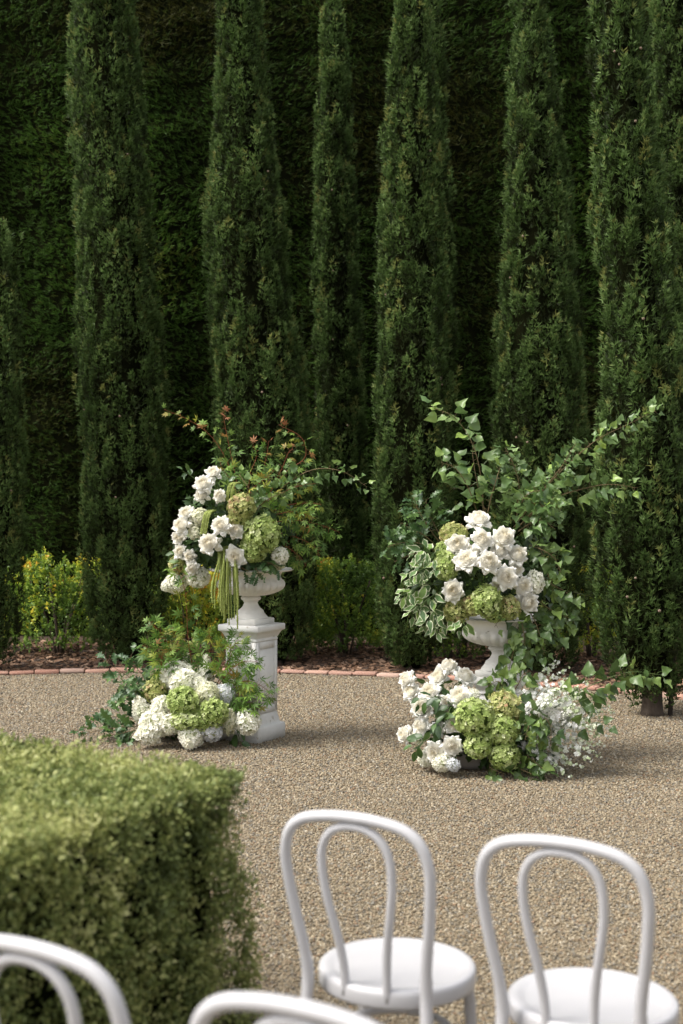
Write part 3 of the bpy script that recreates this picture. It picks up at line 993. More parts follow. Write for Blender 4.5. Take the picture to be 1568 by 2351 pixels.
def pedestal(name, label, loc, s, H, tall=True):
    root = thing(name, label, 'pedestal', loc, None, PA)
    b, c, sh = 0.172 * s, 0.172 * s, 0.127 * s
    base = [(b, 0.0), (b, 0.10), (b - 0.006, 0.106), (sh + 0.018, 0.112), (sh + 0.016, 0.125), (sh + 0.010, 0.150), (sh + 0.004, 0.180), (sh + 0.001, 0.186), (sh, 0.188)]
    v, f = square_loft(base)
    link('base', mesh('base', v, f, M['plaster']), root)
    z0, z1 = 0.188, H - 0.115
    v, f = square_loft([(sh, z0), (sh, z1)])
    shaft = link('shaft', mesh('shaft', v, f, M['plaster']), root)
    cap = [(sh, z1), (sh + 0.006, z1 + 0.002), (sh + 0.008, z1 + 0.012), (sh + 0.002, z1 + 0.016), (sh + 0.010, z1 + 0.030), (sh + 0.018, z1 + 0.048),
           (sh + 0.030, z1 + 0.066), (c - 0.004, z1 + 0.072), (c, z1 + 0.076), (c, z1 + 0.110), (c - 0.004, H)]
    v, f = square_loft(cap)
    link('cap', mesh('cap', v, f, M['plaster']), root)
    # a raised frame leaves a sunken panel on each face of the shaft
    if tall:
        hw, e, t = sh - 0.034, 0.008, 0.005
        for k in range(4):
            mb = MB()
            pz0, pz1 = z0 + 0.05, z1 - 0.05
            for (x0, x1, a0_, a1_) in ((-sh + 0.001, -hw, z0 + 0.001, z1 - 0.001), (hw, sh - 0.001, z0 + 0.001, z1 - 0.001), (-hw, hw, z0 + 0.001, pz0), (-hw, hw, pz1, z1 - 0.001)):
                q = np.array([(x, -sh - y, z) for z in (a0_, a1_) for y in (-0.002, t) for x in (x0, x1)])
                mb.add(q, np.array([[0, 1, 3, 2], [4, 6, 7, 5], [0, 4, 5, 1], [2, 3, 7, 6], [0, 2, 6, 4], [1, 5, 7, 3]]))
            link('panel_frame', mb.mesh('panel_frame', M['plaster']), root, Matrix.Rotation(k * math.pi / 2, 4, 'Z'))
    return root


PL, PR = (-0.632, 9.20), (1.03, 8.53)
HL, HR = 0.805, 0.53
pedestal('pedestal', 'taller white panelled pedestal with moulded cap and base', (PL[0], PL[1], 0), 1.0, HL)
pedestal('pedestal', 'shorter white pedestal behind roses and green hydrangeas', (PR[0], PR[1], 0), 0.80, HR, False)


def urn(label, loc):
    k = 0.000408
    root = thing('urn', label, 'urn', loc, 'white garden urns', PA)
    z = lambda zz: (1150 - zz) * k
    v, f = square_loft([(0.121, 0.0), (0.121, 0.036), (0.117, 0.040), (0.105, 0.043)])
    link('plinth', mesh('plinth', v, f, M['urn']), root)
    foot = [(292, 1046), (290, 1030), (275, 1008), (255, 990), (238, 965), (226, 955), (228, 940), (220, 930), (218, 915), (190, 895), (160, 870), (138, 840), (124, 810), (118, 790), (120, 775), (132, 765), (128, 752),
            (150, 742), (170, 725), (176, 706), (170, 688), (152, 676), (150, 662)]
    v, f = lathe([(r * k, z(q)) for r, q in foot], 64, lambda i, a: (1 - 0.030 * (0.5 + 0.5 * np.cos(a * 16)) ** 2) if 9 <= i <= 12 else np.ones(64))
    link('foot', mesh('foot', v, f, M['urn'], True), root)
    bowl = [(100, 668), (180, 662), (300, 650), (410, 622), (500, 585), (560, 545), (592, 500), (597, 465), (588, 430), (565, 398), (535, 380), (528, 372), (526, 362), (518, 350), (516, 330), (522, 300), (538, 268), (560, 247)]
    lob = lambda i, a: (1 - (0.085 if 3 <= i <= 8 else 0.05) * (1 - np.abs(np.sin(a * 11))) ** 1.3) if 2 <= i <= 9 else np.ones(176)
    v, f = lathe([(r * k, z(q)) for r, q in bowl], 176, lob)
    link('bowl', mesh('bowl', v, f, M['urn'], True), root)
    rim = [(560, 247), (640, 243), (700, 235), (735, 220), (738, 208), (722, 196), (660, 192), (600, 196), (560, 215), (520, 260), (500, 320), (505, 380), (520, 450), (420, 560), (200, 610), (10, 615)]
    v, f = lathe([(r * k, z(q)) for r, q in rim], 72)
    link('rim', mesh('rim', v, f, M['urn'], True), root)
    return root


urn('white fluted urn on the taller pedestal', (PL[0] - 0.006, PL[1], HL))
urn('white fluted urn on the shorter pedestal', (PR[0], PR[1], HR))


def bowl(label, loc, r, h, mat, sx=1.0):
    prof = [(0.0001, 0.0), (r * 0.62, 0.0), (r * 0.80, h * 0.10), (r * 0.93, h * 0.35), (r, h * 0.8), (r, h * 0.96), (r * 0.97, h), (r * 0.93, h * 0.95), (r * 0.9, h * 0.5), (r * 0.7, h * 0.2), (0.0001, h * 0.15)]
    v, f = lathe(prof, 48)
    v[:, 0] *= sx
    o = link('flower_bowl', mesh('flower_bowl', v, f, mat, True), None, Matrix.Translation(loc))
    tag(o, label, 'bowl')


bowl('low white bowl under the hydrangeas beside the taller pedestal', (-0.93, 9.16, 0.006), 0.15, 0.085, M['bowl'], 1.15)
bowl('low grey bowl under the roses and green hydrangeas on the gravel', (0.83, 8.20, 0.006), 0.15, 0.10, M['bowl_grey'], 1.3)


# ------------------------------------------------------------------ white bentwood-style chairs
def chair_meshes():
    out = {}
    # outer hoop running down into the rear legs
    half = [(0.188, -0.262, 0.0), (0.182, -0.235, 0.15), (0.172, -0.205, 0.33), (0.166, -0.192, 0.45), (0.172, -0.205, 0.54), (0.186, -0.222, 0.63),
            (0.197, -0.240, 0.722), (0.199, -0.252, 0.787), (0.182, -0.262, 0.846), (0.141, -0.268, 0.881), (0.073, -0.271, 0.896)]
    pts = [(-x, y, z) for x, y, z in half] + [(0, -0.272, 0.900)] + half[::-1]
    P = spline(pts, 96)
    zz = P[:, 2]
    v, f = tube(P, 0.0146 + 0.002 * (zz < 0.5), 14)
    out['back_frame'] = mesh('back_frame', v, f, M['chair'], True)
    half = [(0.058, -0.188, 0.425), (0.060, -0.196, 0.50), (0.070, -0.212, 0.58), (0.086, -0.230, 0.665), (0.096, -0.243, 0.742), (0.092, -0.254, 0.808), (0.070, -0.262, 0.850), (0.036, -0.266, 0.871)]
    pts = [(-x, y, z) for x, y, z in half] + [(0, -0.267, 0.876)] + half[::-1]
    v, f = tube(spline(pts, 64), 0.0115, 12)
    out['inner_hoop'] = mesh('inner_hoop', v, f, M['chair'], True)
    prof = [(0.0001, 0.446), (0.10, 0.4465), (0.160, 0.448), (0.172, 0.4495), (0.180, 0.4535), (0.192, 0.4550), (0.203, 0.4540), (0.2085, 0.4490), (0.2095, 0.440), (0.2095, 0.415), (0.207, 0.409), (0.198, 0.407), (0.190, 0.410), (0.186, 0.432), (0.0001, 0.434)]
    v, f = lathe(prof, 64)
    v[:, 1] *= 0.99
    out['seat'] = mesh('seat', v, f, M['chair'], True)
    for nm, s in (('leg_a', -1), ('leg_b', 1)):
        v, f = tube(spline([(s * 0.150, 0.118, 0.43), (s * 0.158, 0.130, 0.30), (s * 0.170, 0.150, 0.0)], 10), np.linspace(0.018, 0.014, 10), 14)
        out[nm] = mesh('leg', v, f, M['chair'], True)
    a = np.linspace(0, 2 * math.pi, 48, endpoint=False)
    v, f = tube(np.stack([0.158 * np.cos(a), -0.038 + 0.175 * np.sin(a), np.full(48, 0.275)], 1), 0.0105, 10, closed=True)
    out['stretcher'] = mesh('stretcher', v, f, M['chair'], True)
    return out


CH = chair_meshes()


def chair(label, c, turn=0.0):
    rz = math.atan2(-Vd[0], Vd[1]) + 0.09 + turn
    root = thing('chair', label, 'chair', (c[0], c[1], 0.006), 'white chairs set out in rows', rz)
    for k, nm in (('back_frame', 'back_frame'), ('inner_hoop', 'inner_hoop'), ('seat', 'seat'), ('leg_a', 'leg'), ('leg_b', 'leg'), ('stretcher', 'stretcher')):
        link(nm, CH[k], root)


C1 = np.array([0.148, 3.475])
chair('white hoop-back chair in the front row, nearest to the clipped hedge', C1)
chair('white hoop-back chair in the front row, away from the clipped hedge', C1 + 0.545 * U + np.array([0.012, 0.055]))
C4 = C1 - 1.095 * Vd - 0.01 * U
chair('white hoop-back chair in the second row, nearest to the clipped hedge', C4)
chair('white hoop-back chair in the second row, away from the clipped hedge', C4 + 0.545 * U + np.array([0.03, 0.01]))

# ------------------------------------------------------------------ leaves, petals, flowers
def leaf_template(half, petiole=0.0, fold=0.10, curl=0.15, wave=0.0, cols=(1.0,), seed=0):
    """half outline (x, y) from base to tip -> verts, quads, edge value; midrib along +Y, upper side +Z"""
    rng = np.random.default_rng(seed)
    H = np.array(half, float)
    n = len(H)
    cs = [-c for c in cols[::-1]] + [0.0] + list(cols)
    V, E = [], []
    for (x, y) in H:
        for c in cs:
            z = fold * abs(c) * x * 2 - curl * y * y + wave * math.sin(y * 9 + (c > 0) * 1.7) * abs(c) * x
            V.append((c * x, y, z + rng.normal(0, 0.004)))
            E.append(abs(c))
    m = len(cs)
    F = [(i * m + k, i * m + k + 1, (i + 1) * m + k + 1, (i + 1) * m + k) for i in range(n - 1) for k in range(m - 1)]
    if petiole > 0:
        b = len(V)
        w = 0.012
        V += [(-w, 0.02, 0), (w, 0.02, 0), (w, -petiole * 0.5, 0.03), (-w, -petiole * 0.5, 0.03), (w, -petiole, 0), (-w, -petiole, 0)]
        E += [0] * 6
        F += [(b, b + 1, b + 2, b + 3), (b + 3, b + 2, b + 4, b + 5)]
    return np.array(V), np.array(F), np.array(E)


def maple_template(lobes=7, seed=0, droop=0.25):
    rng = np.random.default_rng(seed)
    angs = {7: [-128, -84, -40, 0, 40, 84, 128], 5: [-100, -48, 0, 48, 100]}[lobes]
    lens = {7: [0.45, 0.74, 0.93, 1.0, 0.93, 0.74, 0.45], 5: [0.6, 0.88, 1.0, 0.88, 0.6]}[lobes]
    V, F, E = [(0, 0, 0)], [], [0]
    for a, l in zip(angs, lens):
        a = math.radians(a + rng.normal(0, 4))
        l *= rng.uniform(0.92, 1.05)
        d, s = np.array([math.sin(a), math.cos(a)]), np.array([math.cos(a), -math.sin(a)])
        b = len(V)
        for (u, w, z) in ((0.20, 0.055, 0), (0.48, 0.135, 0.025), (0.76, 0.055, 0)):
            p, q = d * l * u - s * w * l, d * l * u + s * w * l
            V += [(p[0], p[1], z - droop * (l * u) ** 2), (q[0], q[1], z - droop * (l * u) ** 2)]
            E += [1, 1]
        t = d * l
        V.append((t[0], t[1], -droop * l * l))
        E.append(1)
        F += [(0, b + 1, b, 0), (b, b + 1, b + 3, b + 2), (b + 2, b + 3, b + 5, b + 4), (b + 4, b + 5, b + 6, b + 4)]
    tri = [f[:3] for f in F if len(set(f)) == 3 or f[0] == f[3]]
    quad = [f for f in F if len(set(f)) == 4]
    b = len(V)
    V += [(-0.012, 0.02, 0), (0.012, 0.02, 0), (0.012, -0.4, 0.02), (-0.012, -0.4, 0.02)]
    E += [0] * 4
    quad.append((b, b + 1, b + 2, b + 3))
    return np.array(V, float), [np.array(tri), np.array(quad)], np.array(E, float)


OAK = [(0.012, 0), (0.035, 0.10), (0.13, 0.19), (0.13, 0.24), (0.055, 0.27), (0.20, 0.38), (0.19, 0.43), (0.07, 0.46), (0.25, 0.58), (0.23, 0.63), (0.09, 0.66), (0.21, 0.77), (0.18, 0.81), (0.08, 0.83), (0.12, 0.92), (0.05, 0.985), (0.0, 1.0)]
POP = [(0.01, 0.0), (0.24, 0.01), (0.40, 0.11), (0.43, 0.24), (0.36, 0.42), (0.24, 0.60), (0.12, 0.80), (0.0, 1.0)]
IVY = [(0.01, 0.03), (0.22, -0.06), (0.40, 0.02), (0.47, 0.18), (0.36, 0.34), (0.30, 0.50), (0.20, 0.70), (0.07, 0.90), (0.0, 1.0)]
OVA = [(0.01, 0.0), (0.15, 0.10), (0.25, 0.28), (0.27, 0.45), (0.21, 0.65), (0.10, 0.86), (0.0, 1.0)]
LEAF = {}


def reg(kind, tmpls, mat):
    LEAF[kind] = [mesh('leaf', v, f, mat, True, {'edge': e}) for v, f, e in tmpls]


reg('oak', [leaf_template(OAK, 0.12, 0.12, c, 0.5, (1.0,), i) for i, c in enumerate((0.1, 0.25, 0.4, 0.0))], M['oak'])
reg('poplar', [leaf_template(POP, 0.45, fo, c, 0.3, (0.55, 1.0), i) for i, (fo, c) in enumerate(((0.1, 0.1), (0.25, 0.25), (-0.1, 0.35), (0.15, 0.0)))], M['poplar'])
reg('ivy', [leaf_template(IVY, 0.4, fo, c, 0.3, (0.55, 1.0), i) for i, (fo, c) in enumerate(((0.1, 0.1), (0.2, 0.3), (-0.1, 0.3), (0.12, 0.0)))], M['ivy'])
reg('ovate', [leaf_template(OVA, 0.15, 0.2, c, 0.2, (1.0,), i) for i, c in enumerate((0.1, 0.3, 0.45))], M['ovate'])
reg('variegated', [leaf_template(OVA, 0.15, 0.15, c, 0.5, (0.45, 0.8, 1.0), i) for i, c in enumerate((0.1, 0.3, 0.5))], M['variegated'])
for k_, m_ in (('maple', 'maple'), ('maple_gold', 'maple_gold'), ('maple_red', 'maple_red')):
    reg(k_, [maple_template(7, 1, 0.2), maple_template(7, 2, 0.4), maple_template(5, 3, 0.3), maple_template(7, 4, 0.05)], M[m_])
FILL_T = [leaf_template(OVA, 0.0, 0.15, 0.25, 0.2, (1.0,), i) for i in range(2)]


class Arr:
    """a flower arrangement: middle, half sizes on the frame, distance and bulge towards the viewer"""
    def __init__(self, label, org, cx, cy, rx, ry, D, bulge, heart):
        self.o = thing('flower_arrangement', label, 'flower arrangement', tuple(org))
        self.org = np.array(org, float)
        self.e = (cx, cy, rx, ry, D, bulge)
        self.heart = np.array(heart, float) - self.org
        self.rng = np.random.default_rng(int(cx))

    def at(self, x, y, dd=0.0):
        cx, cy, rx, ry, D, b = self.e
        q = 1 - ((x - cx) / rx) ** 2 - ((y - cy) / ry) ** 2
        return W(x, y, D - b * math.sqrt(max(q, 0)) + dd) - self.org

    def out(self, x, y):
        cx, cy, rx, ry, D, b = self.e
        u, v = (x - cx) / rx, -(y - cy) / ry
        return np.array([u, -math.sqrt(max(0.05, 1 - u * u - v * v)), v])


# --- roses
def petal_grid(ctrl, amax, tip, ruffle, nu=5, nv=6, seed=0, rimcurl=0.0):
    rng = np.random.default_rng(seed)
    c = np.array(ctrl, float)
    us, vs = np.linspace(-1, 1, nu), np.linspace(0, 1, nv)
    V = []
    for v in vs:
        b = (1 - v) ** 3 * c[0] + 3 * v * (1 - v) ** 2 * c[1] + 3 * v * v * (1 - v) * c[2] + v ** 3 * c[3]
        w = min(1.0, (v / 0.45) ** 0.6 if v > 0 else 0.25)
        if v > 0.6:
            w *= 1 - (1 - tip) * ((v - 0.6) / 0.4) ** 1.25
        for u in us:
            th = u * amax * max(w, 0.12)
            rho = b[0] * (1 - 0.05 * u * u) + rng.normal(0, ruffle)
            h = b[1] - rimcurl * u * u * v * v + rng.normal(0, ruffle)
            V.append((rho * math.cos(th), rho * math.sin(th), h))
    F = [(j * nu + i, j * nu + i + 1, (j + 1) * nu + i + 1, (j + 1) * nu + i) for j in range(nv - 1) for i in range(nu - 1)]
    return np.array(V), np.array(F)


def rose_core(seed):
    rng = np.random.default_rng(seed)
    mb = MB()
    rings = [(3, 0.09, 0.05, 0.50, 1.5, 0.0), (3, 0.17, 0.14, 0.53, 1.35, 0.0), (4, 0.25, 0.23, 0.54, 1.1, 0.02), (4, 0.33, 0.33, 0.53, 1.05, 0.03), (5, 0.42, 0.44, 0.50, 0.92, 0.05), (5, 0.51, 0.56, 0.45, 0.88, 0.08), (5, 0.61, 0.69, 0.38, 0.84, 0.12), (6, 0.72, 0.82, 0.28, 0.72, 0.16)]
    for k, (n, rm, rt, ht, am, rc) in enumerate(rings):
        a0_ = rng.uniform(0, 6.28)
        for i in range(n):
            a = a0_ + i * 2 * math.pi / n + rng.normal(0, 0.12)
            h = ht + rng.normal(0, 0.03)
            hb = h - 0.42
            V, F = petal_grid([(rm * 0.55, hb), (rm * 1.08, hb + 0.02), (rm * 1.02, h - 0.12), (rt, h)], am * rng.uniform(0.9, 1.05), 0.45, 0.010, seed=seed * 100 + k * 10 + i, rimcurl=rc)
            c, s = math.cos(a), math.sin(a)
            V = V @ np.array([[c, s, 0], [-s, c, 0], [0, 0, 1]])
            mb.add(V, F, np.clip(k / 7 + rng.normal(0, 0.05), 0, 1))
    v, f = lathe([(0.02, -0.62), (0.30, -0.50), (0.52, -0.20), (0.50, 0.02), (0.30, 0.15), (0.01, 0.22)], 12)
    mb.add(v, f, 0.5)
    return mb.mesh('rose', M['rose_heart'], True)


ROSE_CORE = [rose_core(s) for s in (1, 2, 3)]
PETAL_UP = [mesh('petal', *petal_grid([(0.10, -0.42), (0.80, -0.42), (0.80, 0.20 + d), (1.05, 0.06 + d)], 0.50, 0.02, 0.016, 7, 8, 20 + i, 0.34), M['rose'], True) for i, d in enumerate((0.0, 0.08, -0.06))]
PETAL_LOW = [mesh('petal', *petal_grid([(0.10, -0.45), (0.80, -0.60), (0.85, -0.02 + d), (1.18, -0.28 + d)], 0.46, 0.02, 0.016, 7, 8, 30 + i, 0.36), M['rose'], True) for i, d in enumerate((0.0, 0.10, -0.12))]



def stem(arr, parent, p0, d0, name='stem', r=0.003, mat='stem'):
    p3 = arr.heart + arr.rng.normal(0, 0.03, 3)
    L = np.linalg.norm(p3 - p0)
    P = spline([p0, p0 - np.asarray(d0) * L * 0.35, p3], 7)
    v, f = tube(P, r, 5)
    o = link(name, mesh(name, v, f, M[mat], True), arr.o if parent is None else parent)
    return o, P


def rose(arr, x, y, r, dd=0.0, facing=None, leaves=2):
    rng = arr.rng
    p = arr.at(x, y, dd)
    D = p[1] + arr.org[1]
    R = r * D / FPX * 1.04
    d = nrm(arr.out(x, y) * 0.75 + np.array([0, -0.75, 0.42]) + rng.normal(0, 0.24, 3)) if facing is None else nrm(facing)
    o = link('rose', ROSE_CORE[rng.integers(3)], arr.o, zframe(p, d, rng.uniform(0, 6.28), (R * rng.uniform(0.92, 1.08), R * rng.uniform(0.92, 1.08), R * rng.uniform(0.85, 1.3))))
    for n_, bank in ((7, PETAL_UP), (6, PETAL_LOW)):
        a0_ = rng.uniform(0, 6.28)
        for i in range(n_):
            a = a0_ + i * 2 * math.pi / n_ + rng.normal(0, 0.13)
            m4 = Matrix.Rotation(a, 4, 'Z') @ Matrix.Rotation(rng.normal(0, 0.14), 4, 'Y') @ Matrix.Diagonal((1, 1, 1, 1)) * 1.0
            link('petal', bank[rng.integers(3)], o, m4)
    st_, P = stem(arr, None, p - d * R * 0.5, d, 'rose_stem')
    for i in range(leaves):
        q = P[1 + i % 3]
        ld = nrm(rng.normal(0, 1, 3) + arr.out(x, y) * 0.8)
        link('leaf', LEAF['ovate'][rng.integers(3)], st_, frame(q, ld, np.array([0, -0.5, 0.8]) + rng.normal(0, 0.4, 3), rng.uniform(0.06, 0.09)))
    return o


# --- hydrangeas
def floret(seed, petals=4):
    rng = np.random.default_rng(seed)
    V, F = [], []
    for i in range(petals):
        a = i * 2 * math.pi / petals + rng.normal(0, 0.12)
        c, s = math.cos(a), math.sin(a)
        k = rng.uniform(0.85, 1.1)
        zb = rng.uniform(0.05, 0.38)
        b = len(V)
        for (x, y, z) in ((0.04, 0, 0), (0.52, -0.44, 0.10 + rng.normal(0, 0.08)), (0.96, -0.24, zb), (0.96, 0.24, zb * 0.8), (0.52, 0.44, 0.10 + rng.normal(0, 0.08))):
            x, y = x * k, y * k
            V.append((x * c - y * s, x * s + y * c, z))
        F += [(b, b + 1, b + 2), (b, b + 2, b + 3), (b, b + 3, b + 4)]
    return np.array(V), np.array(F)


FLO4 = [floret(i) for i in range(6)]
FLO5 = [floret(20 + i, 5) for i in range(4)]


def place_many(mb, tmpl, P, Z, size, rnd, rng):
    """many copies of small shapes: P positions, Z upward axes"""
    for k, (tv, tf) in enumerate(tmpl):
        idx = np.arange(len(P)) % len(tmpl) == k
        if not idx.any():
            continue
        z = nrm(Z[idx])
        x = nrm(np.cross(z, rng.normal(size=z.shape)))
        y = np.cross(z, x)
        s = size[idx][:, None, None]
        V = P[idx][:, None] + s * (tv[None, :, 0:1] * x[:, None] + tv[None, :, 1:2] * y[:, None] + tv[None, :, 2:3] * z[:, None])
        m = len(tv)
        F = (tf[None] + (np.arange(idx.sum()) * m)[:, None, None]).reshape(-1, tf.shape[1])
        mb.add(V.reshape(-1, 3), F, np.repeat(rnd[idx], m))


def hyd_mesh(mat, seed, cone=False, n=330):
    rng = np.random.default_rng(seed)
    i = np.arange(n) + 0.5
    ph = np.arccos(1 - 2 * i / n)
    th = np.pi * (1 + 5 ** 0.5) * i + rng.normal(0, 0.15, n)
    N_ = np.column_stack([np.sin(ph) * np.cos(th), np.sin(ph) * np.sin(th), np.cos(ph)])
    P = N_ * (0.89 + 0.06 * noise3(N_, seed, 4.5) + rng.normal(0, 0.045, n))[:, None]
    if cone:
        t = (P[:, 2] + 1) / 2
        P[:, :2] *= (1.12 - 0.62 * t)[:, None]
    mb = MB()
    rnd = np.clip(0.55 + 0.22 * noise3(N_, seed + 9, 2.5) + rng.normal(0, 0.17, n), 0, 1)
    place_many(mb, FLO4, P, N_ + rng.normal(0, 0.48, (n, 3)), rng.uniform(0.125, 0.185, n), rnd, rng)
    return mb.mesh('florets', mat, False)


HYD = {}
for k_, mname in (('w', 'hyd_white'), ('c', 'hyd_cream'), ('b', 'hyd_blue'), ('g', 'hyd_green'), ('a', 'hyd_antique')):
    HYD[k_] = [hyd_mesh(M[mname], 70 + i) for i in range(3)]
HYD['p'] = [hyd_mesh(M['hyd_white'], 80 + i, True) for i in range(3)]
HYD['q'] = [hyd_mesh(M['hyd_cream'], 90 + i, True) for i in range(2)]
cv, cf = lathe([(0.01, -0.72), (0.42, -0.58), (0.66, -0.25), (0.68, 0.1), (0.50, 0.42), (0.2, 0.6), (0.01, 0.66)], 14)
CORE_MB = MB()
CORE_MB.add(cv, cf, 0.2)
HYD_CORE = {k: CORE_MB.mesh('hydrangea', M[m]) for k, m in (('w', 'hcore_white'), ('c', 'hcore_white'), ('b', 'hcore_white'), ('g', 'hcore_green'), ('a', 'hcore_green'), ('p', 'hcore_white'), ('q', 'hcore_white'))}


def hydrangea(arr, x, y, rx, ry, kind, dd=0.0, tilt=None):
    rng = arr.rng
    p = arr.at(x, y, dd)
    D = p[1] + arr.org[1]
    a, b = rx * D / FPX, ry * D / FPX
    if kind in 'pq':
        d = nrm(np.array([0, -0.15, 1]) if tilt is None else tilt)
        m4 = zframe(p, d, rng.uniform(0, 6.28), (a, a, b * 1.05))
    else:
        m4 = Matrix.Translation(p) @ Matrix.Diagonal((a, (a + b) / 2, b, 1)) @ Matrix.Rotation(rng.uniform(0, 6.28), 4, 'Z') @ Matrix.Rotation(rng.uniform(-0.6, 0.6), 4, 'X')
    o = link('hydrangea', HYD_CORE[kind], arr.o, m4)
    f = link('florets', HYD[kind][rng.integers(len(HYD[kind]))], o)
    f['kind'] = 'stuff'
    stem(arr, None, p, arr.out(x, y), 'hydrangea_stem', 0.004)
    return o


# --- leafy branches
def branch(arr, kind, pts, n, size, name='leafy_branch', spread=0.03, droop=0.15, wood='twig', start=0.15, r0=0.005, pick=None, face=(0, -0.55, 0.75), nside=None):
    """pts: (x, y, D) on the frame, from the foot to the tip"""
    rng = arr.rng
    P = spline([W(*q) - arr.org for q in pts], 26)
    mb = MB()
    v, f = tube(P, np.linspace(r0, r0 * 0.3, 26), 6)
    mb.add(v, f)
    T = nrm(np.gradient(P, axis=0))
    items = []
    for i in range(n):
        t = start + (1 - start) * ((i + 0.5 + rng.uniform(-0.3, 0.3)) / n)
        k = min(25, t * 25)
        k0 = int(k)
        b = P[k0] + (P[min(k0 + 1, 25)] - P[k0]) * (k - k0)
        tg = T[k0]
        side = nrm(np.cross(tg, rng.normal(size=3) + np.array([0, -1.2 if i % 2 else 1.2, 0.3])))
        sp = spread * rng.uniform(0.2, 1.0) * (1 - 0.5 * t)
        e = b + side * sp + tg * sp * 0.4
        if sp > 0.012:
            v, f = tube(np.array([b, (b + e) / 2 + [0, 0, 0.004], e]), [r0 * 0.35, r0 * 0.28, r0 * 0.2], 4)
            mb.add(v, f)
        s = rng.uniform(*size) * (1.05 - 0.35 * t)
        ld = nrm(tg * 0.55 + side * 0.8 + rng.normal(0, 0.25, 3) - np.array([0, 0, droop]))
        kd = pick(t, rng) if pick else kind
        pet = {'poplar': 0.45, 'ivy': 0.4, 'oak': 0.1, 'ovate': 0.15, 'variegated': 0.15}.get(kd, 0.38)
        items.append((kd, frame(e + ld * pet * s, ld, np.array(face) + rng.normal(0, 0.45, 3), (s, s, s))))
    o = link(name, mb.mesh(name, M[wood], True), arr.o)
    for kd, m4 in items:
        bank = LEAF[kd]
        link('leaf', bank[rng.integers(len(bank))], o, m4)
    return o


def filler(arr, blobs, n, size=(0.05, 0.085)):
    """dark leaves packed between the flowers"""
    rng = arr.rng
    mb = MB()
    P, Dn = [], []
    for (x, y, D, rx, ry, rd, w) in blobs:
        k = int(n * w)
        u = nrm(rng.normal(size=(k, 3)))
        rr_ = rng.uniform(0.35, 1.0, k) ** 0.5
        c = W(x, y, D) - arr.org
        s = np.array([rx * D / FPX, rd, ry * D / FPX])
        P.append(c + u * s * rr_[:, None])
        Dn.append(u)
    P, U_ = np.concatenate(P), np.concatenate(Dn)
    ok = P[:, 2] + arr.org[2] > 0.03
    P, U_ = P[ok], U_[ok]
    n2 = len(P)
    Yd = nrm(U_ * 0.7 + rng.normal(0, 0.6, (n2, 3)) - np.array([0, 0, 0.15]))
    Zd = U_ * 0.6 + np.array([0, -0.3, 0.6]) + rng.normal(0, 0.4, (n2, 3))
    Zd = nrm(Zd - Yd * np.sum(Zd * Yd, 1)[:, None])
    Xd = np.cross(Yd, Zd)
    s = rng.uniform(*size, n2)[:, None, None]
    rnd = np.clip(rng.normal(0.4, 0.25, n2), 0, 1)
    tv, tf, te = FILL_T[0]
    V = P[:, None] + s * (tv[None, :, 0:1] * Xd[:, None] + tv[None, :, 1:2] * Yd[:, None] + tv[None, :, 2:3] * Zd[:, None])
    m = len(tv)
    V = V.reshape(-1, 3)
    V[:, 2] = np.maximum(V[:, 2], 0.012 - arr.org[2])
    mb.add(V, (tf[None] + (np.arange(n2) * m)[:, None, None]).reshape(-1, 4), np.repeat(rnd, m))
    o = link('greenery', mb.mesh('greenery', M['filler'], True), arr.o)
    o['kind'] = 'stuff'


ICO = None


def tassel(arr, pts, r, n, name='hanging_tassel'):
    rng = arr.rng
    P0 = spline([W(*q) - arr.org for q in pts], 40)
    L = np.linalg.norm(np.diff(P0, axis=0), axis=1).sum()
    mb = MB()
    v, f = tube(P0, np.linspace(r * 0.75, r * 0.45, 40), 6)
    mb.add(v, f, 0.3)
    t = rng.uniform(0, 1, n)
    k = np.clip((t * 39).astype(int), 0, 38)
    b = P0[k] + (P0[k + 1] - P0[k]) * (t * 39 - k)[:, None]
    d = nrm(rng.normal(size=(n, 3)) * np.array([1, 1, 0.6]))
    oct_v = np.array([(1, 0, 0), (-1, 0, 0), (0, 1, 0), (0, -1, 0), (0, 0, 1), (0, 0, -1)], float)
    oct_f = np.array([(0, 2, 4), (2, 1, 4), (1, 3, 4), (3, 0, 4), (2, 0, 5), (1, 2, 5), (3, 1, 5), (0, 3, 5)])
    place_many(mb, [(oct_v, oct_f)], b + d * (r * (0.95 - 0.35 * t))[:, None], d, rng.uniform(0.32, 0.55, n) * r, np.clip(rng.normal(0.5, 0.25, n), 0, 1), rng)
    return link(name, mb.mesh(name, M['tassel'], False), arr.o)


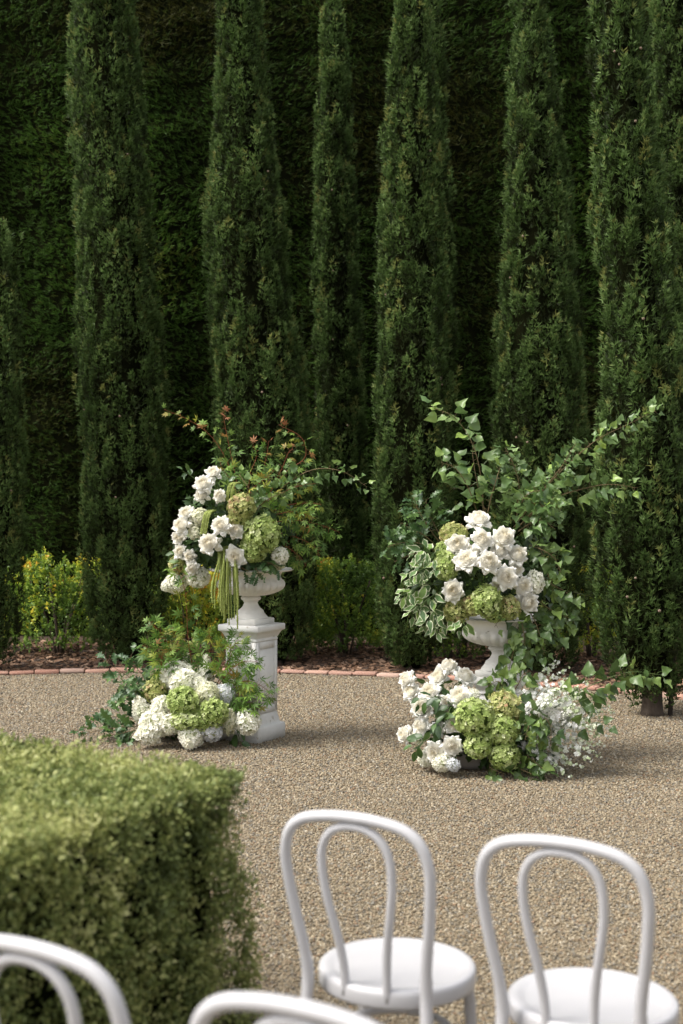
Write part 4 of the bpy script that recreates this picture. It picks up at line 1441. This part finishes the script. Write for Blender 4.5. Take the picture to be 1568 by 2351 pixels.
def larkspur(arr, pts, n, fs=(0.010, 0.016), thick=0.022):
    """loose spike of small white florets on a green stem, buds at the tip"""
    rng = arr.rng
    P0 = spline([W(*q) - arr.org for q in pts], 30)
    mb = MB()
    v, f = tube(P0, np.linspace(0.003, 0.001, 30), 5)
    mb.add(v, f)
    t = rng.uniform(0.25, 1.0, n)
    k = np.clip((t * 29).astype(int), 0, 28)
    b = P0[k] + (P0[k + 1] - P0[k]) * (t * 29 - k)[:, None]
    d = nrm(rng.normal(size=(n, 3)) + np.array([0, -0.3, 0.2]))
    e = b + d * (thick * (1.25 - 0.7 * t) * rng.uniform(0.6, 1.2, n))[:, None]
    e[:, 2] = np.maximum(e[:, 2], 0.02 - arr.org[2])
    for i in range(n):
        v, f = tube(np.array([b[i], e[i]]), 0.0007, 3, caps=False)
        mb.add(v, f)
    o = link('larkspur_stem', mb.mesh('larkspur_stem', M['stem'], True), arr.o)
    fb = MB()
    size = rng.uniform(*fs, n) * np.where(t > 0.85, 0.65, 1.0)
    rnd = np.clip(0.62 - 0.5 * (t > 0.75) + rng.normal(0, 0.25, n), 0, 1)
    place_many(fb, FLO5, e, d + rng.normal(0, 0.3, (n, 3)), size, rnd, rng)
    place_many(fb, FLO5, e + d * 0.003, -d + rng.normal(0, 0.5, (n, 3)), size * 0.8, rnd, rng)
    fl = link('florets', fb.mesh('florets', M['delph'], False), o)
    fl['kind'] = 'stuff'
    return o


# ------------------------------------------------------------------ arrangement in the urn on the taller pedestal
zu = HL + 0.39
A1 = Arr('roses, hydrangeas, maple sprays and hanging green tassels in the urn on the taller pedestal', (PL[0], PL[1], zu), 530, 1205, 150, 165, 9.20, 0.36, (PL[0], PL[1], zu - 0.05))
for (x, y, r, dd) in [(489, 1084, 18, 0), (466, 1110, 21, -0.02), (463, 1136, 17, 0.03), (503, 1137, 15, 0), (427, 1178, 19, 0), (415, 1205, 22, -0.05), (409, 1234, 16, 0.04),
                      (506, 1205, 23, -0.06), (541, 1217, 18, -0.02), (479, 1247, 25, -0.06), (539, 1279, 25, -0.06), (413, 1266, 17, 0), (440, 1305, 16, -0.03), (434, 1277, 15, 0.02)]:
    rose(A1, x, y, r, dd)
for (x, y, rx, ry, k, dd) in [(460, 1186, 20, 19, 'c', 0.04), (405, 1338, 26, 23, 'w', 0.02), (455, 1326, 27, 23, 'w', 0.05), (452, 1222, 20, 18, 'c', 0.05),
                              (555, 1163, 31, 29, 'a', 0.0), (600, 1228, 42, 42, 'g', -0.02), (582, 1262, 32, 30, 'g', 0.0), (410, 1296, 22, 22, 'a', 0.04), (548, 1190, 26, 18, 'a', 0.02), (385, 1345, 15, 14, 'w', 0.0)]:
    hydrangea(A1, x, y, rx * 1.08, ry * 1.08, k, dd)
hydrangea(A1, 643, 1276, 20, 21, 'w', -0.12)
hydrangea(A1, 641, 1294, 15, 15, 'c', -0.10)


def mp(t, rng):
    return 'maple_red' if t > 0.9 else ('maple_gold' if t > 0.6 and rng.random() < 0.4 else 'maple')


def mg(t, rng):
    return 'maple_gold' if t > 0.6 and rng.random() < 0.7 else 'maple'


def mr(t, rng):
    return 'maple_red' if t > 0.93 else ('maple_gold' if t > 0.5 and rng.random() < 0.4 else 'maple')


MS = (0.045, 0.075)
for pts, n, pk in [
    ([(545, 1150, 9.2), (528, 1075, 9.2), (490, 1008, 9.18), (440, 968, 9.12), (377, 940, 9.05)], 26, mg),
    ([(550, 1140, 9.2), (538, 1080, 9.25), (522, 1005, 9.25), (511, 945, 9.25)], 20, mp),
    ([(570, 1130, 9.2), (575, 1085, 9.15), (588, 1050, 9.15), (580, 1018, 9.12)], 18, mr),
    ([(590, 1130, 9.2), (604, 1080, 9.2), (612, 1045, 9.2), (617, 1012, 9.2)], 16, mp),
    ([(620, 1130, 9.2), (655, 1085, 9.1), (700, 1050, 9.1), (692, 1005, 9.1), (640, 975, 9.1)], 30, mr),
    ([(620, 1130, 9.2), (645, 1080, 9.2), (662, 1040, 9.2), (672, 1030, 9.2)], 15, mr),
    ([(560, 1140, 9.2), (540, 1110, 9.1), (520, 1090, 9.05), (505, 1065, 9.0)], 12, mg),
]:
    branch(A1, 'maple', pts, n, MS, 'maple_branch', 0.05, 0.1, 'twig_red', 0.12, 0.0035, pk)
for pts, n in [
    ([(610, 1180, 9.2), (660, 1160, 9.05), (705, 1155, 9.0), (738, 1158, 8.95)], 26),
    ([(620, 1200, 9.2), (680, 1195, 9.05), (735, 1205, 9.0), (780, 1222, 8.95)], 30),
    ([(620, 1220, 9.2), (670, 1230, 9.1), (715, 1250, 9.05), (735, 1275, 9.0)], 26),
    ([(630, 1240, 9.25), (665, 1260, 9.2), (690, 1280, 9.15), (703, 1300, 9.1)], 22),
    ([(610, 1190, 9.15), (640, 1180, 9.0), (680, 1175, 8.95), (720, 1190, 8.9)], 24),
    ([(600, 1160, 9.1), (640, 1135, 9.0), (690, 1115, 9.0), (725, 1110, 8.98)], 22),
    ([(560, 1160, 9.1), (570, 1130, 8.95), (600, 1105, 8.95), (630, 1080, 8.95)], 20),
]:
    branch(A1, 'maple', pts, n, (0.05, 0.08), 'maple_branch', 0.07, 0.25, 'twig_red', 0.1, 0.0035, lambda t, r: 'maple_gold' if r.random() < 0.07 else 'maple')
for pts, n in [
    ([(610, 1160, 9.2), (660, 1110, 9.05), (720, 1078, 8.95), (785, 1082, 8.85), (843, 1118, 8.8)], 34),
    ([(580, 1170, 9.1), (600, 1130, 8.95), (615, 1105, 8.92), (640, 1085, 8.95)], 18),
    ([(580, 1180, 9.1), (610, 1150, 8.9), (650, 1130, 8.88), (690, 1110, 8.9)], 20),
    ([(570, 1170, 9.1), (575, 1130, 8.95), (560, 1105, 8.95), (550, 1090, 9.0)], 12),
]:
    branch(A1, 'poplar', pts, n, (0.055, 0.085), 'poplar_branch', 0.045, 0.25, 'twig', 0.1, 0.004)
branch(A1, 'ovate', [(480, 1125, 9.15), (455, 1105, 9.1), (435, 1090, 9.05), (420, 1082, 9.0)], 6, (0.06, 0.085), 'rose_twig', 0.02, 0.3, 'stem', 0.5)
branch(A1, 'oak', [(570, 1280, 9.1), (580, 1300, 8.92), (590, 1310, 8.86), (600, 1328, 8.84)], 7, (0.085, 0.12), 'oak_branch', 0.03, 0.5, 'twig', 0.3)
branch(A1, 'oak', [(590, 1280, 9.1), (610, 1290, 8.92), (625, 1295, 8.88), (640, 1305, 8.88)], 6, (0.08, 0.11), 'oak_branch', 0.03, 0.4, 'twig', 0.3)
branch(A1, 'oak', [(545, 1290, 9.1), (550, 1302, 8.92), (560, 1306, 8.88), (572, 1312, 8.86)], 6, (0.08, 0.11), 'oak_branch', 0.03, 0.4, 'twig', 0.2)
branch(A1, 'ovate', [(560, 1270, 9.1), (590, 1285, 8.92), (615, 1290, 8.9), (630, 1296, 8.9)], 10, (0.07, 0.10), 'rose_twig', 0.03, 0.4, 'stem', 0.1)
filler(A1, [(580, 1285, 9.1, 60, 22, 0.2, 0.15), (500, 1210, 9.15, 85, 95, 0.26, 0.55), (600, 1210, 9.2, 80, 80, 0.24, 0.35), (440, 1280, 9.15, 45, 50, 0.15, 0.10)], 620)
rg = A1.rng
for i in range(26):
    x0 = rg.uniform(500, 545)
    lng = rg.uniform(0.45, 1.0)
    x1 = 486 + (x0 - 500) * 1.35 + rg.uniform(-5, 5)
    yb = 1335 + 112 * lng * (0.45 + 0.55 * min(1, max(0, (x1 - 482) / 50)))
    Dd = 8.80 + rg.uniform(-0.035, 0.05)
    tassel(A1, [(x0, 1262 + rg.uniform(-8, 8), Dd + 0.14), (x0 - 1, 1290, Dd + 0.02), (x1, (1300 + yb) / 2, Dd), (x1 + rg.uniform(-3, 3), yb, Dd)], rg.uniform(0.007, 0.0105), 170)
for i in range(7):
    x0 = 470 + rg.uniform(-8, 14)
    tassel(A1, [(x0 + 18, 1172, 8.95), (x0 + 6, 1178, 8.86), (x0, 1200, 8.84), (x0 - 4, 1226, 8.84)], 0.008, 90)
for i in range(5):
    x0 = 525 + rg.uniform(-6, 22)
    tassel(A1, [(x0 + 18, 1108, 8.98), (x0 + 6, 1112, 8.92), (x0, 1130, 8.90), (x0 - 2, 1150, 8.90)], 0.007, 80)

# ------------------------------------------------------------------ arrangement on the gravel beside the taller pedestal
A2 = Arr('mound of white and green hydrangeas with oak and maple leaves beside the taller pedestal', (-0.93, 9.16, 0.06), 445, 1665, 160, 130, 9.20, 0.42, (-0.93, 9.16, 0.08))
for (x, y, rx, ry, k, dd, tl) in [
    (409, 1551, 36, 28, 'w', 0.04, None), (427, 1530, 20, 26, 'p', 0.06, (0.1, 0, 1)), (470, 1545, 22, 34, 'p', 0.05, (0.15, -0.1, 1)), (424, 1566, 34, 24, 'w', 0.0, None), (388, 1560, 22, 20, 'w', 0.05, None),
    (477, 1593, 25, 24, 'c', -0.03, None), (517, 1594, 23, 22, 'b', 0.0, None), (326, 1631, 24, 30, 'p', 0.05, (-0.4, -0.3, 1)), (369, 1620, 20, 20, 'w', 0.0, None),
    (357, 1662, 34, 30, 'w', -0.03, None), (340, 1683, 30, 26, 'p', -0.10, (-0.9, -0.5, -0.2)), (388, 1664, 24, 22, 'w', -0.02, None), (438, 1692, 31, 26, 'p', -0.06, (-0.1, -0.8, -0.5)), (484, 1680, 25, 20, 'b', -0.02, None),
    (526, 1656, 19, 26, 'q', -0.02, (0.1, -0.3, 1)), (569, 1658, 27, 26, 'w', -0.10, None), (456, 1572, 18, 16, 'w', 0.0, None),
    (357, 1585, 26, 25, 'a', 0.06, None), (421, 1612, 37, 30, 'g', -0.05, None), (490, 1636, 31, 29, 'g', -0.05, None), (430, 1654, 34, 22, 'g', -0.05, None), (462, 1655, 26, 22, 'g', -0.03, None)]:
    hydrangea(A2, x, y, rx * 1.17, ry * 1.17, k, dd, tl)
for pts, n in [
    ([(390, 1640, 9.2), (340, 1590, 9.15), (290, 1550, 9.1), (238, 1518, 9.05)], 15),
    ([(380, 1630, 9.2), (345, 1570, 9.2), (315, 1535, 9.2), (300, 1505, 9.2)], 12),
    ([(370, 1640, 9.2), (330, 1610, 9.1), (300, 1590, 9.05), (280, 1575, 9.0)], 11),
    ([(380, 1640, 9.2), (355, 1590, 9.15), (350, 1555, 9.15), (355, 1530, 9.2)], 9),
    ([(360, 1665, 9.1), (300, 1668, 9.05), (240, 1674, 9.0), (185, 1688, 8.98)], 16),
    ([(350, 1660, 9.1), (300, 1650, 9.1), (265, 1645, 9.1), (240, 1650, 9.1)], 11),
    ([(350, 1668, 9.05), (310, 1676, 8.98), (285, 1682, 8.95), (262, 1688, 8.92)], 9),
]:
    branch(A2, 'oak', pts, int(n * 1.7), (0.11, 0.155), 'oak_branch', 0.06, 0.1, 'twig', 0.2, 0.004)
for pts, n in [
    ([(440, 1600, 9.2), (400, 1540, 9.1), (360, 1500, 9.05), (328, 1482, 9.0)], 26),
    ([(440, 1600, 9.2), (405, 1520, 9.15), (375, 1460, 9.1), (345, 1428, 9.05)], 26),
    ([(445, 1600, 9.25), (420, 1520, 9.2), (405, 1470, 9.2), (395, 1440, 9.2)], 24),
    ([(450, 1600, 9.25), (440, 1520, 9.15), (432, 1470, 9.12), (425, 1360, 9.05), (405, 1300, 9.0)], 24),
    ([(460, 1600, 9.2), (470, 1530, 9.1), (485, 1480, 9.05), (478, 1448, 9.0)], 24),
    ([(470, 1600, 9.2), (495, 1540, 9.05), (515, 1500, 9.0), (522, 1470, 8.98)], 24),
    ([(480, 1600, 9.15), (515, 1540, 9.0), (535, 1490, 8.95), (548, 1458, 8.92)], 24),
    ([(480, 1600, 9.1), (520, 1550, 8.95), (555, 1520, 8.9), (592, 1520, 8.85)], 28),
    ([(490, 1610, 9.1), (540, 1570, 8.95), (580, 1565, 8.85), (625, 1592, 8.82)], 30),
    ([(490, 1610, 9.1), (530, 1590, 8.92), (560, 1600, 8.86), (585, 1630, 8.84)], 26),
    ([(490, 1615, 9.1), (530, 1610, 8.95), (550, 1625, 8.88), (560, 1642, 8.86)], 20),
    ([(430, 1600, 9.2), (380, 1545, 9.05), (370, 1520, 9.0), (375, 1490, 8.98)], 20),
]:
    branch(A2, 'maple', pts, int(n * 1.35), (0.055, 0.095), 'maple_branch', 0.08, 0.15, 'twig_red', 0.22, 0.0035, lambda t, r: 'maple_gold' if r.random() < 0.07 else 'maple')
branch(A2, 'ovate', [(520, 1650, 9.05), (540, 1672, 8.95), (548, 1690, 8.9), (552, 1705, 8.86)], 5, (0.09, 0.13), 'hydrangea_leaves', 0.02, 0.5, 'stem', 0.2)
filler(A2, [(420, 1625, 9.15, 90, 70, 0.22, 0.6), (500, 1600, 9.15, 60, 60, 0.2, 0.25), (360, 1650, 9.1, 50, 40, 0.15, 0.15)], 420)

# ------------------------------------------------------------------ arrangement in the urn on the shorter pedestal
zr = HR + 0.39
A3 = Arr('white roses, green hydrangeas and long leafy branches in the urn on the shorter pedestal', (PR[0], PR[1], zr), 1120, 1310, 180, 160, 8.53, 0.38, (PR[0], PR[1], zr - 0.05))
for (x, y, r, dd, fc) in [(1099, 1190, 28, 0.0, (0.05, -0.5, 0.85)), (1050, 1249, 26, 0, None), (1107, 1237, 26, -0.02, None), (1156, 1232, 27, -0.02, None), (1070, 1284, 27, -0.05, None), (1123, 1289, 27, -0.06, None),
                          (1094, 1262, 19, 0.03, None), (1148, 1262, 22, 0.02, None), (1189, 1273, 23, 0, None), (1163, 1326, 27, -0.05, None), (1203, 1346, 22, 0, None), (1188, 1308, 16, 0.03, None), (1040, 1356, 26, -0.05, None), (1213, 1383, 26, -0.05, (0.3, -0.9, -0.1)), (1141, 1342, 16, 0.03, None)]:
    rose(A3, x, y, r, dd, fc)
for (x, y, rx, ry, k, dd) in [(1229, 1337, 20, 29, 'w', 0.02), (1042, 1228, 36, 27, 'a', 0.06), (1024, 1300, 29, 36, 'g', 0.02), (1049, 1404, 33, 29, 'a', -0.04), (1116, 1380, 37, 38, 'g', -0.04), (1169, 1396, 27, 30, 'a', -0.03),
                              (1086, 1390, 26, 26, 'a', -0.03), (970, 1289, 17, 15, 'g', 0.04), (1135, 1410, 26, 20, 'g', -0.03), (1018, 1262, 20, 20, 'g', 0.06)]:
    hydrangea(A3, x, y, rx, ry, k, dd)
PS = (0.075, 0.115)
for pts, n, sz in [
    ([(1110, 1190, 8.5), (1105, 1100, 8.5), (1085, 1020, 8.48), (1045, 960, 8.45), (992, 935, 8.42)], 22, (0.10, 0.135)),
    ([(1100, 1190, 8.5), (1075, 1120, 8.45), (1045, 1075, 8.42), (1012, 1062, 8.4)], 15, (0.08, 0.11)),
    ([(1120, 1190, 8.5), (1100, 1130, 8.5), (1085, 1040, 8.55), (1095, 995, 8.55)], 13, (0.06, 0.10)),
    ([(1115, 1200, 8.45), (1128, 1140, 8.4), (1140, 1100, 8.38), (1150, 1065, 8.4)], 14, (0.07, 0.11)),
    ([(1185, 1200, 8.5), (1192, 1120, 8.45), (1180, 1070, 8.42), (1160, 1028, 8.4)], 36, (0.055, 0.09)),
    ([(1180, 1210, 8.5), (1240, 1135, 8.45), (1300, 1070, 8.4), (1370, 1010, 8.35), (1440, 975, 8.3), (1505, 942, 8.28)], 78, (0.050, 0.085)),
    ([(1200, 1180, 8.45), (1250, 1120, 8.35), (1290, 1070, 8.3), (1320, 1020, 8.28)], 34, (0.055, 0.085)),
    ([(1210, 1190, 8.5), (1270, 1145, 8.4), (1340, 1122, 8.35), (1400, 1112, 8.3), (1465, 1120, 8.28)], 34, (0.06, 0.10)),
    ([(1190, 1210, 8.45), (1230, 1170, 8.3), (1260, 1160, 8.25), (1290, 1165, 8.22)], 34, (0.055, 0.09)),
    ([(1190, 1220, 8.45), (1220, 1200, 8.3), (1245, 1195, 8.26), (1275, 1215, 8.24)], 30, (0.055, 0.09)),
    ([(1180, 1200, 8.5), (1200, 1150, 8.35), (1220, 1130, 8.3), (1250, 1125, 8.28)], 32, (0.055, 0.09)),
    ([(1210, 1250, 8.45), (1250, 1265, 8.3), (1275, 1285, 8.25), (1288, 1315, 8.22)], 18, (0.06, 0.09)),
]:
    branch(A3, 'poplar', pts, int(n * 1.12), sz, 'poplar_branch', 0.05, 0.2, 'twig', 0.12, 0.0045)
for pts, n in [
    ([(1215, 1240, 8.5), (1240, 1260, 8.38), (1255, 1310, 8.32), (1270, 1350, 8.3)], 22),
    ([(1220, 1300, 8.5), (1265, 1340, 8.35), (1300, 1360, 8.3), (1325, 1392, 8.28)], 24),
    ([(1210, 1350, 8.5), (1250, 1390, 8.35), (1285, 1410, 8.3), (1318, 1425, 8.28)], 24),
    ([(1200, 1380, 8.45), (1225, 1420, 8.25), (1240, 1460, 8.2), (1250, 1500, 8.2)], 26),
    ([(1190, 1400, 8.4), (1200, 1440, 8.2), (1205, 1480, 8.18), (1195, 1530, 8.18)], 26),
    ([(1190, 1440, 8.3), (1180, 1490, 8.2), (1170, 1530, 8.18), (1165, 1570, 8.18)], 22),
    ([(1180, 1390, 8.4), (1160, 1410, 8.2), (1145, 1425, 8.15), (1135, 1440, 8.15)], 4),
    ([(1220, 1400, 8.4), (1250, 1430, 8.3), (1275, 1450, 8.28), (1290, 1470, 8.28)], 18),
]:
    branch(A3, 'ivy', pts, int(n * 0.85), (0.062, 0.10), 'trailing_branch', 0.05, 0.55, 'twig', 0.12, 0.004, None, (0, -0.8, 0.5))
for pts, n in [
    ([(1030, 1270, 8.5), (990, 1220, 8.45), (965, 1180, 8.42), (948, 1142, 8.4)], 12),
    ([(1030, 1270, 8.5), (1000, 1210, 8.5), (985, 1180, 8.5), (978, 1148, 8.5)], 11),
    ([(1020, 1280, 8.5), (970, 1250, 8.42), (930, 1245, 8.38), (890, 1255, 8.35)], 13),
    ([(1020, 1290, 8.5), (970, 1270, 8.42), (940, 1275, 8.38), (905, 1290, 8.36)], 11),
    ([(1020, 1270, 8.5), (975, 1230, 8.42), (945, 1215, 8.4), (922, 1200, 8.38)], 10),
]:
    branch(A3, 'oak', pts, int(n * 1.5), (0.105, 0.15), 'oak_branch', 0.045, 0.1, 'twig', 0.25, 0.004)
for pts, n in [
    ([(1040, 1310, 8.4), (1000, 1280, 8.25), (975, 1265, 8.2), (950, 1275, 8.18)], 11),
    ([(1040, 1320, 8.4), (990, 1305, 8.22), (960, 1310, 8.15), (935, 1330, 8.12)], 12),
    ([(1030, 1340, 8.4), (980, 1340, 8.2), (945, 1355, 8.14), (920, 1370, 8.12)], 12),
    ([(1030, 1350, 8.35), (990, 1370, 8.15), (965, 1390, 8.1), (945, 1410, 8.1)], 12),
    ([(1030, 1370, 8.35), (1000, 1400, 8.15), (985, 1420, 8.1), (975, 1440, 8.1)], 12),
    ([(1040, 1390, 8.35), (1020, 1420, 8.15), (1010, 1435, 8.12), (1000, 1452, 8.1)], 9),
    ([(1060, 1400, 8.3), (1065, 1425, 8.15), (1062, 1435, 8.12), (1050, 1445, 8.1)], 5),
]:
    branch(A3, 'variegated', pts, int(n * 1.45), (0.070, 0.108), 'variegated_branch', 0.03, 0.35, 'stem', 0.2, 0.004, None, (-0.2, -0.7, 0.6))
filler(A3, [(1110, 1310, 8.5, 110, 95, 0.26, 0.6), (1215, 1300, 8.5, 50, 90, 0.18, 0.25), (1010, 1340, 8.45, 60, 70, 0.18, 0.15)], 640)

# ------------------------------------------------------------------ arrangement on the gravel before the shorter pedestal
A4 = Arr('roses, green hydrangeas and white larkspur spilling over the gravel before the shorter pedestal', (0.83, 8.20, 0.06), 1130, 1680, 220, 140, 8.35, 0.45, (0.90, 8.2, 0.10))
for (x, y, r, dd, fc) in [(932, 1559, 20, 0.0, (-0.7, -0.5, 0.3)), (942, 1586, 22, -0.02, None), (985, 1587, 26, -0.04, None), (1005, 1553, 24, 0, None), (1030, 1530, 23, 0.02, (0.1, -0.4, 0.8)), (1070, 1551, 24, 0.0, (0.3, -0.5, 0.7)),
                          (1054, 1596, 26, -0.06, None), (967, 1624, 25, -0.05, None), (1026, 1611, 18, 0.02, None), (964, 1667, 21, 0, (-0.6, -0.7, 0.1)), (927, 1686, 20, -0.05, (-0.6, -0.6, 0.2)), (998, 1727, 25, -0.08, None),
                          (1038, 1713, 24, -0.08, (0.1, -0.9, 0.1)), (1004, 1676, 17, 0.02, None), (1040, 1664, 21, 0, None)]:
    rose(A4, x, y, r, dd, fc, 3)
for (x, y, rx, ry, k, dd) in [(980, 1742, 22, 19, 'w', -0.04), (1020, 1750, 30, 20, 'w', -0.12), (1040, 1756, 18, 14, 'b', -0.16), (1084, 1596, 18, 15, 'w', 0.05), (962, 1690, 18, 18, 'w', 0.05), (1088, 1646, 44, 42, 'g', -0.04), (1160, 1624, 42, 33, 'a', 0.0),
                              (1155, 1676, 37, 38, 'g', -0.03), (1097, 1711, 32, 31, 'g', -0.05), (1157, 1736, 35, 34, 'g', -0.08), (1120, 1680, 28, 28, 'g', 0.03)]:
    hydrangea(A4, x, y, rx * 1.06, ry * 1.06, k, dd)
rg = A4.rng
tips = [(1285, 1515, 8.25), (1262, 1540, 8.3), (1322, 1552, 8.2), (1305, 1575, 8.1), (1350, 1590, 8.1), (1375, 1605, 8.05), (1395, 1622, 8.05), (1404, 1650, 8.0), (1398, 1690, 7.95), (1372, 1672, 7.9), (1385, 1710, 7.9), (1365, 1748, 7.85),
        (1312, 1788, 7.8), (1340, 1765, 7.85), (1290, 1770, 7.85), (1210, 1545, 8.3), (1235, 1575, 8.3), (1275, 1600, 8.0), (1330, 1630, 7.95), (1355, 1650, 7.95), (1340, 1700, 7.9), (1300, 1740, 7.85), (1265, 1775, 7.85), (1320, 1605, 8.2), (1410, 1635, 8.0), (1412, 1672, 7.95), (1380, 1735, 7.88), (1350, 1568, 8.15), (1300, 1535, 8.2)]
for (x, y, D) in tips:
    D0 = 8.15
    x0, y0 = 1165 + rg.uniform(-10, 20), 1690 + rg.uniform(-20, 15)
    xm, ym = x0 + (x - x0) * 0.5 + rg.uniform(-8, 8), y0 + (y - y0) * 0.55 - 12
    larkspur(A4, [(x0, y0, D0), (xm, ym, (D0 + D) / 2 - 0.08), (x, y, D)], int(rg.uniform(42, 60)), (0.012, 0.018), 0.030)
for (x, y) in [(1262, 1600), (1290, 1615), (1315, 1605), (1250, 1625), (1278, 1590), (1300, 1632)]:
    larkspur(A4, [(x - 70, y + 45, 8.0), (x - 30, y + 18, 7.86), (x + 18, y - 12, 7.78)], 40, (0.013, 0.020), 0.030)
for pts, n, sz in [
    ([(1230, 1670, 8.1), (1300, 1605, 8.0), (1370, 1568, 7.9), (1445, 1543, 7.82), (1522, 1550, 7.78)], 26, (0.08, 0.115)),
    ([(1230, 1660, 8.1), (1310, 1620, 8.0), (1360, 1600, 7.95), (1400, 1590, 7.9)], 7, (0.07, 0.10)),
    ([(1240, 1690, 8.0), (1310, 1670, 7.92), (1360, 1660, 7.88), (1405, 1665, 7.85)], 6, (0.07, 0.10)),
]:
    branch(A4, 'ivy', pts, n, sz, 'trailing_branch', 0.035, 0.45, 'stem', 0.25, 0.004, None, (0, -0.8, 0.5))
for pts, n in [
    ([(1200, 1690, 8.05), (1235, 1640, 7.88), (1240, 1660, 7.8), (1235, 1700, 7.78)], 20),
    ([(1190, 1690, 8.05), (1220, 1630, 7.9), (1215, 1660, 7.82), (1205, 1700, 7.8)], 18),
    ([(1210, 1700, 8.0), (1250, 1650, 7.85), (1265, 1680, 7.8), (1262, 1720, 7.8)], 16),
    ([(1190, 1720, 8.0), (1215, 1740, 7.86), (1235, 1755, 7.82), (1250, 1770, 7.8)], 14),
    ([(1130, 1740, 8.0), (1125, 1760, 7.88), (1140, 1770, 7.84), (1160, 1778, 7.82)], 10),
    ([(1180, 1750, 8.0), (1195, 1765, 7.86), (1210, 1772, 7.82), (1228, 1780, 7.8)], 12),
    ([(1170, 1600, 8.2), (1190, 1570, 8.1), (1200, 1550, 8.08), (1215, 1540, 8.08)], 14),
    ([(1160, 1600, 8.2), (1150, 1570, 8.12), (1140, 1565, 8.1), (1120, 1575, 8.08)], 10),
]:
    branch(A4, 'ivy', pts, n, (0.060, 0.095), 'trailing_branch', 0.045, 0.5, 'twig', 0.12, 0.004, None, (0, -0.8, 0.5))
for pts, n in [
    ([(1020, 1680, 8.1), (985, 1690, 7.98), (962, 1705, 7.95), (950, 1725, 7.93)], 7),
    ([(1040, 1650, 8.1), (1015, 1650, 7.96), (1000, 1662, 7.92), (990, 1690, 7.9)], 9),
    ([(1050, 1620, 8.1), (1035, 1625, 7.95), (1030, 1640, 7.92), (1028, 1660, 7.9)], 8),
    ([(1040, 1620, 8.1), (1010, 1600, 8.0), (985, 1602, 7.95), (955, 1610, 7.95)], 7),
]:
    branch(A4, 'ovate', pts, n, (0.075, 0.11), 'rose_twig', 0.03, 0.3, 'stem', 0.15, 0.003)
filler(A4, [(1110, 1690, 8.15, 110, 60, 0.24, 0.45), (1190, 1730, 8.05, 80, 45, 0.2, 0.30), (1020, 1650, 8.15, 60, 60, 0.2, 0.25)], 560)
